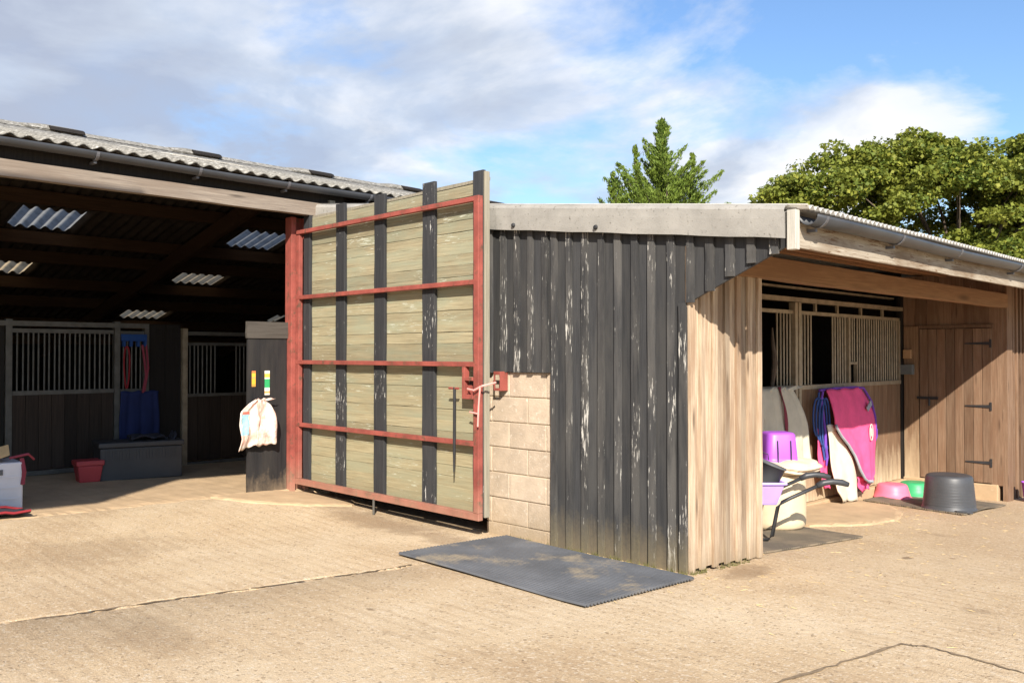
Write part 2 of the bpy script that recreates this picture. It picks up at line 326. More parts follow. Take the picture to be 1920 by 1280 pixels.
def mk_leaf(name, cols, tr):
    m, nt, p, out = newmat(name)
    g = nd(nt, 'ShaderNodeNewGeometry'); ri = g.outputs['Random Per Island']
    c = ramp(nt, ri, [(0., cols[0]), (.5, cols[1]), (1., cols[2])])
    c = mix(nt, ramp(nt, noise(nt, g.outputs['Position'], .55, 4.), [(.38, .0), (.62, .8)]), c, cols[3])
    d = nd(nt, 'ShaderNodeBsdfPrincipled', Base_Color=c, Roughness=.6); d.inputs['Specular IOR Level'].default_value = .3
    t = nd(nt, 'ShaderNodeBsdfTranslucent', Color=c)
    nt.links.new(nd(nt, 'ShaderNodeMixShader', Fac=tr, i1=d.outputs[0], i2=t.outputs[0]).outputs[0], out.inputs[0]); return m
MT['leaf'] = mk_leaf('maple_leaves', [(.07, .115, .02), (.16, .205, .032), (.34, .34, .055), (.23, .25, .038)], .38)
MT['needle'] = mk_leaf('cypress_foliage', [(.06, .11, .018), (.12, .19, .028), (.22, .28, .045), (.16, .22, .03)], .25)
def mk_stickers(name, bands, z0, z1):
    m, nt, p, _ = newmat(name); z = posz(nt)
    f = maprange(nt, z, z0, z1); c = ramp(nt, f, bands, 'CONSTANT'); nt.links.new(c, p.inputs['Base Color']); p.inputs['Roughness'].default_value = .5; return m
MT['sticker1'] = mk_stickers('yellow_sticker', [(0., (.62, .28, .05)), (.15, (.7, .4, .04)), (.5, (.72, .33, .1)), (.62, (.7, .45, .05)), (.85, (.65, .2, .06))], 1.25, 1.42)
MT['sticker2'] = mk_stickers('white_green_sticker', [(0., (.75, .72, .6)), (.07, (.7, .35, .12)), (.16, (.78, .76, .66)), (.3, (.03, .35, .12)), (.66, (.75, .72, .6)), (.72, (.72, .5, .08)), (.88, (.78, .75, .66))], 1.155, 1.42)

# ------------------------------------------------------------------ ground
def sm(a, b, x): t = min(1, max(0, (x - a) / (b - a))); return t * t * (3 - 2 * t)
def gz(x, y):
    yy = max(-12, min(12, y))
    z = -.046 * yy if yy > 0 else -.015 * yy
    return z + .085 * (1 - sm(.1, 2.3, x)) * (1 - sm(-.6, .2, y) * .6)
def jx(y): return 3.30 + (y + 2.73) * .165 + .018 * math.sin(y * 7) + .012 * math.sin(y * 17 + 1)
def ground():
    ys = [-300, -80, -30, -12] + [(-9 + .12 * i) for i in range(92)] + [2.2 + .4 * i for i in range(25)] + [14, 30, 90, 300]
    xs = [-300, -60, -14, -3, -.6] + [.0 + .15 * i for i in range(18)] + ['a', 'b', 'c', 'd'] + [4.2 + .3 * i for i in range(22)] + [14, 40, 120, 300]
    P = []
    for y in ys:
        row = []; j = jx(y) if -9 < y < 2 else 3.4
        for x in xs:
            inside = -9 < y < -1.25
            if x == 'a': X_, dz = j - .03, .005 if inside else 0
            elif x == 'b': X_, dz = j - .004, .003 if inside else 0
            elif x == 'c': X_, dz = j + .006, -.012 if inside else 0
            elif x == 'd': X_, dz = j + .035, 0
            else: X_, dz = x, (.005 if inside and 0 < x < 3 else 0)
            row.append((X_, y, gz(X_, y) + dz + random.uniform(-.0025, .0025)))
        P.append(row)
    o = MB().grid(P).build('yard_ground', MT['ground'], smooth=True); tag(o, kind='structure')
ground()
def ribbon(name, pts, w, mat, dz=.006, n=14):
    rr = random.Random(3); P = []; pts = [Vector((*p, 0)) for p in pts]
    for a, b in zip(pts[:-1], pts[1:]):
        for i in range(n):
            p = a.lerp(b, i / n); t = (b - a).normalized(); q = Vector((-t.y, t.x, 0))
            p = p + q * rr.uniform(-.012, .012); ww = w * rr.uniform(.35, 1.2)
            P.append([(p + q * s * ww).to_tuple()[:2] + (gz(*(p + q * s * ww).to_tuple()[:2]) + dz,) for s in (-.5, .5)])
    o = MB().grid(P).build(name, mat); tag(o, kind='structure')
ribbon('joint_filler', [(6.50, -2.3), (6.69, -1.45), (6.85, -.53), (6.97, -.46), (7.45, -.55), (8.6, -.75)], .024, MT['tar'])
ribbon('slab_joint', [(jx(y) + .012, y) for y in (-8.5, -6, -4.5, -3.6, -2.9, -2.2, -1.6, -1.25)], .026, MT['tar'], dz=.004)
def bz(y): return .10 - .017 * max(-9, min(9, y))
def barn_floor():
    P = []; rr = random.Random(5)
    for i in range(180):
        y = -9 + i * .058
        e = .06 + .03 * math.sin(y * 2.1) + rr.uniform(-.018, .018) + (.0 if y < -1 else .05 * sm(-1, -.3, y)); z = bz(y)
        P.append([(-14, y, z), (-3, y, z), (-.4, y, z + rr.uniform(-.002, .002)), (e - .10, y, z + rr.uniform(-.004, .004)), (e - .02, y, z - .012 + rr.uniform(-.008, .006)),
                  (e + .03, y, z - .035 + rr.uniform(-.01, .008)), (e + .07, y, gz(e, y) - .01)])
    tag(MB().grid(P).build('barn_floor', MT['pad'], smooth=False), kind='structure')
barn_floor()
def pad(name, outline, top, thick, mat, bulge=0):
    """low slab with a crumbled rim; outline in plan, top height as a function"""
    rr = random.Random(9); pts = []
    for (a, b) in zip(outline, outline[1:] + outline[:1]):
        L = math.dist(a, b); n = max(1, int(L / .06))
        for i in range(n):
            t = i / n; pts.append((a[0] + (b[0] - a[0]) * t + rr.uniform(-.012, .012), a[1] + (b[1] - a[1]) * t + rr.uniform(-.012, .012)))
    cx = sum(p[0] for p in pts) / len(pts); cy = sum(p[1] for p in pts) / len(pts); n = len(pts)
    rings = []
    for k, dz in ((1.0, -thick), (.985, -thick * .35), (.955, -.006), (.9, 0), (.5, 0)):
        rings.append([(cx + (x - cx) * k, cy + (y - cy) * k, top(cx + (x - cx) * k, cy + (y - cy) * k) + dz + (rr.uniform(-.006, .006) if k > .94 else 0)) for x, y in pts])
    m = MB(); vs = [p for r_ in rings for p in r_] + [(cx, cy, top(cx, cy))]
    fs = [(i * n + k, i * n + (k + 1) % n, (i + 1) * n + (k + 1) % n, (i + 1) * n + k) for i in range(4) for k in range(n)] + [(4 * n + k, 4 * n + (k + 1) % n, 5 * n) for k in range(n)]
    m.add(vs, fs); return m.build(name, mat)
tag(pad('concrete_apron', [(.0, -1.15), (.55, -.95), (1.0, -.55), (1.15, -.12), (.9, .05), (-.05, .05)], lambda x, y: gz(x, y) + .02, .03, MT['pad']), kind='structure')
tag(pad('concrete_pad', [(3.75, 2.9), (4.62, 2.95), (4.95, 3.6), (4.98, 4.3), (4.80, 4.9), (4.45, 5.4), (3.75, 5.6)], lambda x, y: gz(x, y) + .03, .04, MT['pad']), kind='structure')

# ------------------------------------------------------------------ corrugated sheets
def corr_mesh(name, L, W, pitch, amp, mat, nseg=8):
    """sheet of length L down -x.. (0..L along x), width W along y"""
    nw = int(round(W / pitch * nseg)); P = []
    for i in range(nw + 1):
        y = W * i / nw; z = amp * math.cos(2 * math.pi * y / pitch)
        P.append([(L * t, y, z) for t in (0, .5, 1)])
    me = MB().grid(P).mesh(name); me.materials.append(mat)
    for p in me.polygons: p.use_smooth = True
    return me
def sheet(me, parent, x, y, z, slope, name='roof_sheet', thick=.012):
    o = bpy.data.objects.new(name, me); COL.objects.link(o); o.parent = parent
    o.location = (x, y, z); o.rotation_euler = (0, math.atan(slope), 0)
    m = o.modifiers.new('s', 'SOLIDIFY'); m.thickness = thick; m.offset = 0
    return o

# ------------------------------------------------------------------ the barn
barn = thing('open_fronted_barn', 'long barn with mossy corrugated roof, black gutter and dark open interior', 'barn')
SL = .2535
me = corr_mesh('sheet_near', 3.72, 1.05, .15, .016, MT['roof'])
for k in range(18):
    y = -9 + 1.05 * k
    o = sheet(me, barn, .42 + random.uniform(-.012, .012), y, 3.475 + random.uniform(-.006, .006), SL); o.rotation_euler.z = math.pi; o.rotation_euler.y = math.atan(SL); o.location.y = y + 1.05
    o.rotation_euler = (0, 0, math.pi)
    o.matrix_world = Matrix.Translation((.42 + random.uniform(-.012, .012), y + 1.05, 3.475 + random.uniform(-.006, .006))) @ Matrix.Rotation(math.pi, 4, 'Z') @ Matrix.Rotation(-math.atan(SL), 4, 'Y')
    o.parent = barn
def farz(x): return 5.09 + .24 * x
rows = [(-3.2, -5.5, 0), (-5.5, -6.25, 1), (-6.25, -7.95, 0), (-7.95, -8.5, 2), (-8.5, -10.6, 0), (-10.6, -11.1, 2), (-11.1, -13.2, 0)]
cache = {}
def far_sheet(x0, x1, y, mat, nm):
    key = (round(x0 - x1, 3), mat.name)
    if key not in cache: cache[key] = corr_mesh('far_sheet', (x0 - x1) * math.hypot(1, .24) + .0, .9, .18, .028, mat)
    o = bpy.data.objects.new(nm, cache[key]); COL.objects.link(o)
    o.matrix_world = Matrix.Translation((x0, y + .9, farz(x0))) @ Matrix.Rotation(math.pi, 4, 'Z') @ Matrix.Rotation(math.atan(.24), 4, 'Y')
    o.parent = barn
for k in range(-8, 12):
    y = -1.3 + .9 * k
    if k in (0, 4, -4, 8):
        for x0, x1, s in rows:
            yo = {0: 0, 1: 0, 2: .16}[s] * (1 if x0 > -9 else 2)
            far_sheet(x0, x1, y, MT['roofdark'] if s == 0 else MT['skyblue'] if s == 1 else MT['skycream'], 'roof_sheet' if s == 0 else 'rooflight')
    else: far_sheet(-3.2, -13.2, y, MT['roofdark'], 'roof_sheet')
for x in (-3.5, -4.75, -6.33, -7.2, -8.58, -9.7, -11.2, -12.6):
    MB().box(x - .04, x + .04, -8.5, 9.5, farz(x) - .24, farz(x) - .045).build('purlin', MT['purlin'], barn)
for y in (-3.4, 1.25, 5.6):
    MB().prism([(-3.2, y, 4.05), (-13, y, farz(-13) - .25), (-13, y, farz(-13) - .45), (-3.2, y, 3.8), (.2, y, 3.02), (.2, y, 3.25)], (0, .1, 0)).build('rafter', MT['purlin'], barn)
# ridge
for k in range(10):
    y = -9 + 2 * k
    MB().prism([(-2.85, y, 4.33), (-3.05, y, 4.42), (-3.2, y, 4.44), (-3.35, y, 4.42), (-3.55, y, 4.33), (-3.35, y, 4.36), (-3.2, y, 4.39), (-3.05, y, 4.36)], (0, 1.99, 0)).build('ridge_cap', MT['roof'], barn)
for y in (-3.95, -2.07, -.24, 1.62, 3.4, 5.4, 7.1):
    m = MB(); P = []
    for i in range(9):
        t = i / 8; yy = y + .66 * t; h = .012 + .035 * min(1, t * 2.2)
        P.append([(-2.86, yy, 4.345), (-2.93, yy, 4.37 + h * .8), (-3.2, yy, 4.43 + h), (-3.47, yy, 4.37 + h * .8), (-3.54, yy, 4.345)])
    v = m.grid(P).build('ridge_vent', MT['roof'], barn, solid=.02)
    MB().prism([(-2.80, y + .28, 4.34), (-2.835, y + .28, 4.385), (-2.9, y + .28, 4.41), (-3.0, y + .28, 4.36)], (0, .40, 0)).build('vent_shade_block', MT['interior'], v)  # dark solid in place of the shaded hollow under the raised vent
# pale strip of clear sheet on the near slope
m = MB(); plank(m, (-1.22, -1.62, 3.475 + SL * 1.64 + .022), (-1.0, -.25, 3.475 + SL * 1.42 + .022), .11, .006, (1, 0, -SL), (0, 0, 1), 12, .012); m.build('rooflight', MT['whiteend'], barn)
# eaves: gutter, fascia, beam
def gutter(name, x, y0, y1, zt, r, parent, bracket_ys, mat, back=-1):
    P = []; n = 10
    for yy in np.linspace(y0, y1, 24):
        sag = .006 * math.sin(yy * 1.7)
        P.append([(x + r * math.cos(math.pi + math.pi * i / n), yy, zt + sag + r * math.sin(math.pi + math.pi * i / n)) for i in range(n + 1)])
    g = MB().grid(P).build(name, mat, parent, smooth=True, solid=.005)
    for by in bracket_ys:
        b = MB(); pts = [(x + (r + .006) * math.cos(math.pi + math.pi * i / n), by, zt + (r + .006) * math.sin(math.pi + math.pi * i / n)) for i in range(n + 1)]
        Q = [[(p[0], p[1] + d, p[2]) for d in (-.014, .014)] for p in pts]
        b.grid(Q); b.box(x - r - .05, x - r * .2, by - .012, by + .012, zt - r - .03, zt - r - .012)
        b.build('bracket', MT['bracket'], g, solid=.006)
    return g
gutter('gutter', .40, -9, 3.2, 3.435, .062, barn, [-5.4, -4.4, -3.42, -2.44, -1.46, -.47, .6, 1.6], MT['gutter'])
MB().box(.18, .285, -9, .35, 3.20, 3.44).build('fascia', MT['interior'], barn)
m = MB(); plank(m, (.33, -9, 3.205), (.33, .12, 3.205), .145, .09, (0, 0, 1), (-1, 0, 0), 30, .003); m.build('eaves_beam', MT['greybeam'], barn)
MB().box(.13, .32, .125, .2, 3.08, 3.33).build('beam_end', MT['greybatten'], barn)
# post
m = MB(); m.box(-.03, .1, -.225, -.165, .05, 3.13); m.box(-.02, .05, -.165, -.06, .05, 3.13); m.box(-.03, .115, -.06, -.005, .05, 3.13)
post = m.build('steel_post', MT['red'], barn, bev=.004)
MB().box(.05, .075, -.105, -.09, 1.78, 2.62).build('pale_strip', MT['whiteend'], post)
for z in (2.72, 1.36, .42): MB().box(.05, .14, -.13, -.075, z - .03, z + .03).build('hinge_bracket', MT['red'], post, bev=.004)
m = MB()
for i in range(11):
    a = .12 + .03 * math.sin(i * 1.3); c = Vector((.075, -a, 1.30 - .035 * i))
    m.tube([c + Vector((.005 * math.cos(q), .016 * math.cos(q + i), .022 * math.sin(q))) for q in np.linspace(0, 6.28, 8)], .0045, 5)
m.build('chain', MT['chain'], post)
# front wall beyond the gate, rear and side walls, inner darkness
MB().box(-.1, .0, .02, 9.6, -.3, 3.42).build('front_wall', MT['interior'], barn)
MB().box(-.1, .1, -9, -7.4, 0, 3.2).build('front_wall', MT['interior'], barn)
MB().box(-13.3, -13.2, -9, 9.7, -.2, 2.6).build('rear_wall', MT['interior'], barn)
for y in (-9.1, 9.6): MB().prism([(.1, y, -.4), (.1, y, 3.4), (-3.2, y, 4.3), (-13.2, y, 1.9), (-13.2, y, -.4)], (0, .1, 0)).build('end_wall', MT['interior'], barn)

# stall fronts inside the barn
XS = -2.9
def bars(parent, x, y0, y1, n, z0, z1, r, mat):
    me = None
    for i in range(n):
        if me is None:
            me = MB().tube([(0, 0, 0), (0, 0, z1 - z0)], r, 8).mesh('bar'); me.materials.append(mat)
        o = bpy.data.objects.new('bar', me); COL.objects.link(o); o.parent = parent; o.location = (x, y0 + (y1 - y0) * (i + .5) / n + random.uniform(-.004, .004), z0)
def kickboards(parent, x, y0, y1, z0, z1, mat, wd=.15, name='plank'):
    n = max(1, round((y1 - y0) / wd)); wd = (y1 - y0) / n
    for i in range(n):
        m = MB(); y = y0 + wd * (i + .5); plank(m, (x, y, z0 + random.uniform(0, .01)), (x, y, z1), wd - .005, .03, (0, 1, 0), (-1, 0, 0), 6, .0015); m.build(name, mat, parent)
st = thing('stall_front', 'dim barn stall with grey bars and dark planks beside the storage chest', 'stall', (0, 0, 0))
for y in (-2.22, -.96): MB().box(XS - .04, XS + .04, y - .035, y + .035, bz(y), 2.02).build('post', MT['galvgrey'], st)
MB().box(XS - .03, XS + .05, -4.4, -.57, 1.94, 2.0).build('track', MT['galvgrey'], st)
MB().box(XS - .025, XS + .025, -2.18, -1.0, 1.86, 1.91).build('top_rail', MT['galvgrey'], st)
MB().box(XS - .025, XS + .035, -2.18, -1.0, 1.11, 1.16).build('sill', MT['galvgrey'], st)
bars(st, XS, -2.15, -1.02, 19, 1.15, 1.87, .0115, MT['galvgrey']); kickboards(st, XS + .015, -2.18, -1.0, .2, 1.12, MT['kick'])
MB().box(XS - .03, XS + .04, -2.18, -.6, .14, .195).build('bottom_rail', MT['galvgrey'], st)
MB().box(XS - .04, XS + .04, -.61, -.55, .1, 2.0).build('post', MT['galvgrey'], st)
bars(st, XS, -.9, -.62, 5, 1.15, 1.87, .0115, MT['galvgrey']); MB().box(XS - .02, XS + .02, -.93, -.6, 1.1, 1.15).build('sill', MT['galvgrey'], st)
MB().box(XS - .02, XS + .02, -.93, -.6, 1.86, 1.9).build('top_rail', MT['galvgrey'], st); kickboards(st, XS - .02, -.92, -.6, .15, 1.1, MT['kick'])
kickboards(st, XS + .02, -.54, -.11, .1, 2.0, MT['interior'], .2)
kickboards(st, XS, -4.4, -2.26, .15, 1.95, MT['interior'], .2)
st2 = thing('stall_front', 'dim barn stall right of the chest with a gap in its bars', 'stall')
MB().box(XS - .03, XS + .06, -.1, -.03, .06, 1.95).build('post', MT['galv'], st2)
MB().box(XS - .03, XS + .05, -.03, 3.5, 1.86, 1.91).build('track', MT['galvgrey'], st2); MB().box(XS - .02, XS + .03, -.03, 3.5, 1.72, 1.76).build('top_rail', MT['galvgrey'], st2)
MB().box(XS - .02, XS + .04, -.03, 3.5, 1.02, 1.06).build('sill', MT['galvgrey'], st2)
bars(st2, XS, .0, .42, 7, 1.05, 1.73, .011, MT['galvgrey']); bars(st2, XS, .68, 1.1, 7, 1.05, 1.73, .011, MT['galvgrey'])
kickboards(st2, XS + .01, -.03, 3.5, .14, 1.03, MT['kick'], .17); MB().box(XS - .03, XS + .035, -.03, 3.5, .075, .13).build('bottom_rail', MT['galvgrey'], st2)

# ------------------------------------------------------------------ black board beside the post
bd = thing('black_board', 'tall scuffed black board fixed left of the red post, two stickers on it', 'board', (0, 0, 0))
m = MB(); plank(m, (-.01, -.47, .09), (-.01, -.47, 1.78), .475, .03, (0, 1, 0), (1, 0, 0), 10, .002); m.build('panel', MT['panelblack'], bd)
m = MB(); plank(m, (-.005, -.475, 1.775), (-.005, -.475, 1.955), .495, .04, (0, 1, 0), (1, 0, 0), 3, .003); m.build('top_board', wood('greyed_top_board', (.045, .038, .032), (.10, .088, .075), axis='Y', var=.1), bd)
MB().box(.0205, .0225, -.66, -.615, 1.25, 1.42).build('sticker', MT['sticker1'], bd); MB().box(.0205, .0225, -.505, -.445, 1.155, 1.42).build('sticker', MT['sticker2'], bd)

def drape(L, Rr, x0, fold=.02, nf=5, nu=28, nv=22, axis='x', xf=None, wob=.01, ph=0):
    """cloth: rows of z with left/right y chains [(z,y)], x displacement by folds"""
    def at(ch, z):
        for (z0, y0), (z1, y1) in zip(ch[:-1], ch[1:]):
            if z1 <= z <= z0: return y0 + (y1 - y0) * ((z0 - z) / (z0 - z1) if z0 != z1 else 0)
        return ch[-1][1]
    zt = L[0][0]; zb = min(L[-1][0], Rr[-1][0]); P = []
    for j in range(nv + 1):
        t = j / nv; z = zt + (zb - zt) * t; a, b = at(L, max(z, L[-1][0])), at(Rr, max(z, Rr[-1][0])); row = []
        for i in range(nu + 1):
            u = i / nu; y = a + (b - a) * u
            zl = L[-1][0] + (Rr[-1][0] - L[-1][0]) * u; zz_ = zt + (zl - zt) * t
            d = fold * (.35 + .65 * t) * (math.sin(u * nf * 6.28 + ph + 1.3 * t) + .5 * math.sin(u * nf * 13 + 2 + ph)) + wob * math.sin(9 * t + 4 * u)
            row.append((x0 + d + (xf(u, t) if xf else 0), y, zz_ + .008 * math.sin(u * 17 + ph)))
        P.append(row)
    return P
# feed sack hanging on the board
sk = thing('feed_sack', 'empty pink and white feed sack hung on the black board', 'sack', (.03, -.62, .6))
def mk_sack():
    m, nt, p, _ = newmat('printed_sack'); g = nd(nt, 'ShaderNodeNewGeometry').outputs['Position']; s = nd(nt, 'ShaderNodeSeparateXYZ', Vector=g)
    n = noise(nt, g, 9., 5.); y = math_(nt, 'ADD', s.outputs[1], math_(nt, 'MULTIPLY', math_(nt, 'SUBTRACT', n, .5), .12)); z = s.outputs[2]
    c = mix(nt, ramp(nt, n, [(.42, 0.), (.62, 1.)]), (.74, .68, .60), (.72, .38, .30))
    inb = math_(nt, 'MULTIPLY', math_(nt, 'MULTIPLY', math_(nt, 'GREATER_THAN', y, -.84), math_(nt, 'LESS_THAN', y, -.745)), math_(nt, 'MULTIPLY', math_(nt, 'GREATER_THAN', z, .74), math_(nt, 'LESS_THAN', z, .96)))
    c = mix(nt, inb, c, (.30, .52, .60))
    red = math_(nt, 'MULTIPLY', math_(nt, 'MULTIPLY', math_(nt, 'GREATER_THAN', y, -.83), math_(nt, 'LESS_THAN', y, -.74)), math_(nt, 'MULTIPLY', math_(nt, 'GREATER_THAN', z, .96), math_(nt, 'LESS_THAN', z, .99)))
    c = mix(nt, red, c, (.7, .16, .12)); nt.links.new(c, p.inputs['Base Color']); p.inputs['Roughness'].default_value = .6
    bump(nt, p, noise(nt, g, 30., 5.), .6, .02); return m
MT['sack'] = mk_sack()
def off(P, o): return [[(p[0] - o[0], p[1] - o[1], p[2] - o[2]) for p in r] for r in P]
so_ = (.03, -.62, .6)
P = drape([(1.11, -.66), (1.06, -.76), (.99, -.85), (.85, -.86), (.70, -.84), (.57, -.87)], [(1.12, -.61), (1.0, -.625), (.8, -.635), (.63, -.64)], 0.10, .016, 1.1, 24, 24, xf=lambda u, t: .03 * math.sin(t * 3))
MB().grid(off(P, so_)).build('left_fold', MT['sack'], sk, smooth=True, solid=.006)
P = drape([(1.12, -.64), (1.0, -.66), (.8, -.66), (.61, -.65)], [(1.10, -.56), (1.05, -.49), (.95, -.45), (.8, -.425), (.63, -.42)], .115, .016, .9, 24, 24, ph=2, xf=lambda u, t: .03 * math.sin(t * 3))
MB().grid(off(P, so_)).build('right_fold', MT['sack'], sk, smooth=True, solid=.006)
MB().tube([(.0, -.0, .50), (.09, .0, .51), (.1, .0, .55)], .006, 6).build('hook', MT['iron'], sk)

# ------------------------------------------------------------------ the gate
ga = math.atan2(-.09, 3.1)
gate = thing('barn_gate', 'tall open gate of greenish planks with red steel frame and black battens', 'gate', (.13, -.06, 0), ga)
nrow = 29; hh = (3.10 - .2) / nrow
for i in range(nrow):
    z = .2 + hh * (i + .5); m = MB()
    plank(m, (.03, -.035 + random.uniform(-.004, .004), z), (3.07, -.035 + random.uniform(-.004, .004), z + random.uniform(-.004, .004)), hh - .0012, .028, (0, 0, 1), (0, 1, 0), 18, .002)
    m.build('plank', MT['gateplank'], gate, bev=.002)
m = MB(); plank(m, (.08, -.03, 3.112), (3.07, -.03, 3.13), .028, .04, (0, 0, 1), (0, 1, 0), 12, .003); m.build('cap_rail', MT['greybatten'], gate)
for u0, u1, zt in ((.075, .2, 3.17), (.73, .89, 3.185), (1.43, 1.6, 3.19), (2.21, 2.39, 3.2), (2.93, 3.06, 3.205)):
    m = MB(); plank(m, ((u0 + u1) / 2, -.037, .21), ((u0 + u1) / 2, -.037, zt), u1 - u0, .035, (1, 0, 0), (0, -1, 0), 14, .0035); m.build('batten', MT['gatebatten'], gate, bev=.003)
def rail(u0, u1, z0, z1, y0=-.125, y1=-.0735): return MB().box(u0, u1, y0, y1, z0, z1)
for z in (2.975, 2.25, 1.535, .845): rail(.0, 3.0, z - .043, z).build('rail', MT['red'], gate, bev=.004)
rail(.0, 3.065, .165, .228).build('bottom_rail', MT['red'], gate, bev=.004)
rail(-.005, .06, .229, 2.922, -.122).build('stile', MT['red'], gate, bev=.004); rail(3.0, 3.065, .229, 2.976, -.128).build('stile', MT['red'], gate, bev=.004)
MB().box(3.068, 3.09, -.07, -.015, .19, 3.19).build('edge_board', MT['greybatten'], gate, bev=.004)
lb = MB(); lb.box(2.855, 2.888, -.135, -.075, 1.21, 1.49); lb.box(2.888, 2.999, -.135, -.075, 1.37, 1.40); lb.box(2.888, 2.999, -.135, -.075, 1.21, 1.25)
lk = lb.build('latch_box', MT['red'], gate, bev=.003)
MB().box(2.889, 2.998, -.0745, -.072, 1.251, 1.369).build('latch_recess', MT['iron'], lk); MB().box(2.92, 2.94, -.12, -.08, 1.25, 1.33).build('bolt', MT['red'], lk)
MB().tube([(2.83, -.15, 1.30), (2.70, -.15, 1.30)], .011, 8).build('handle', MT['red'], lk)
db = MB(); db.tube([(2.775, -.15, 1.31), (2.772, -.15, .72)], .0135, 8); db.tube([(2.772, -.15, .72), (2.765, -.15, .56)], [.013, .005], 8); db.build('drop_bolt', MT['iron'], gate)
MB().tube([(1.5, -.12, .17), (1.5, -.12, .02)], .012, 8).build('ground_bolt', MT['galvgrey'], gate)
tw = MB(); tw.tube([(2.95, -.15, 1.30), (3.05, -.165, 1.29), (3.14, -.15, 1.33), (3.22, -.06, 1.36)], .009, 6); tw.tube([(3.12, -.155, 1.33), (3.10, -.155, 1.15), (3.09, -.155, .98)], .008, 6); tw.tube([(2.97, -.14, 1.10), (3.1, -.155, 1.09)], .008, 6)
tag(tw.build('baling_twine', MT['twine']), 'loop of pink twine tying the gate to the wall bracket', 'twine'); bpy.data.objects['baling_twine'].location = (.13, -.06, 0); bpy.data.objects['baling_twine'].rotation_euler.z = ga

# ------------------------------------------------------------------ lean-to stable block
stb = thing('stable_block', 'lean-to stable block with black battened gable, pale wood return wall and deep eaves', 'stable')
def rz(x): return 3.275 - .12 * x            # roof underside line on the gable
def diag(x): return 1.974 + (x - 5.13) * .445
x = .22; i = 0; pitchb = .1655
while x < 5.93:
    x1 = min(x + pitchb, 5.935)
    if x < 5.12 < x1 + .03: x1 = 5.128
    lowz = lambda q: (1.445 if q < 3.79 else -.01 if q < 5.125 else diag(q))
    mid = (x + x1) / 2; zb0 = lowz(mid)
    if x < 3.80 < x1: x1 = 3.80; zb0 = 1.445
    rag = random.uniform(-.004, .022) if 3.79 < mid < 5.12 else 0
    poly = [(x + .001, 0, (zb0 if mid < 5.128 else diag(x)) + rag + (gz(mid, -.01) if 3.8 < mid < 5.12 else 0)), (x1 - .001, 0, (zb0 if mid < 5.128 else diag(x1)) + rag * random.random()), (x1 - .001, 0, rz(x1) - .03), (x + .001, 0, rz(x) - .03)]
    MB().prism(poly, (0, .022, 0)).build('wall_board', MT['black'], stb)
    bw = random.uniform(.056, .068); bx = x + random.uniform(-.006, .006) + (.0 if i else .03)
    if bx + bw < 5.125 or mid > 5.13:
        b0 = zb0 if mid < 5.128 else diag(bx + bw / 2)
        m = MB(); plank(m, (bx + bw / 2, -.0015, b0 + random.uniform(-.012, .02)), (bx + bw / 2, -.0015, rz(bx) - .035), bw, .022, (1, 0, 0), (0, -1, 0), 12, .0028); m.build('wall_batten', MT['blackbatten'], stb)
    x = x1; i += 1
m = MB(); plank(m, (5.095, -.0015, -.01), (5.095, -.0015, 1.975), .06, .024, (1, 0, 0), (0, -1, 0), 12, .0025); m.build('wall_batten', MT['blackbatten'], stb)
MB().box(.2, 5.08, .0225, .05, 1.46, 2.62).build('light_stop_lining', MT['interior'], stb); MB().box(3.82, 5.08, .0225, .05, -.1, 1.46).build('light_stop_lining', MT['interior'], stb)  # unseen dark liner, added to block light leaking between the boards
# concrete blocks
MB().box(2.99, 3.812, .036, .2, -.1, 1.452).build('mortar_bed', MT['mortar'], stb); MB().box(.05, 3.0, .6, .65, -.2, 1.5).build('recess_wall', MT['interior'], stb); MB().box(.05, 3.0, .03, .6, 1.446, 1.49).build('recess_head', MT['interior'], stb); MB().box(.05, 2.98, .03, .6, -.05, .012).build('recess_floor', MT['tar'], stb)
for c in range(7):
    z0 = -.115 + .2235 * c; xs0 = (3.27 if c % 2 == 0 else 3.05) - .44 * 7
    for k in range(10):
        a, b = max(2.98, xs0 + .44 * k), min(3.80, xs0 + .44 * (k + 1))
        if b - a < .04: continue
        d = random.uniform(-.003, .003)
        MB().box(a + .004, b - .004, .024 + d, .15, z0 + .004, min(z0 + .2195, 1.443)).build('block', MT['block'], stb, bev=.006)
# latch bracket
br = MB(); br.box(3.24, 3.255, -.07, .02, 1.28, 1.45); br.box(3.165, 3.24, -.07, -.058, 1.42, 1.45); br.box(3.165, 3.18, -.07, -.058, 1.28, 1.42); br.box(3.18, 3.24, -.069, -.059, 1.28, 1.305); br.build('latch_keeper', MT['red'], stb, bev=.003)
# verge trim: rolled top, flat face
def verge(x0, x1, dy):
    P = []
    prof = [(.06, .012), (.03, .028), (-.01, .032), (-.045, .022), (-.062, -.005), (-.064, -.07), (-.062, -.155), (-.06, -.195), (-.045, -.195), (-.045, -.02), (.06, -.005)]
    for xx in np.linspace(x0, x1, 14): P.append([(xx, y + dy, rz(xx) + z + .003 * math.sin(xx * 9)) for y, z in prof + prof[:1]])
    return MB().grid(P).build('verge_trim', MT['verge'], stb, smooth=False)
verge(.3, 3.26, -.002); v = verge(3.2, 5.93, -.012)
for xx in (3.42, 4.33):
    MB().lathe([(0, .02), (.014, .018), (.02, .006), (.02, 0)], (0, 0, 0), 10).build('bolt_cap', MT['iron'], v).matrix_world = Matrix.Translation((xx, -.076, rz(xx) - .155)) @ Matrix.Rotation(R(90), 4, 'X')
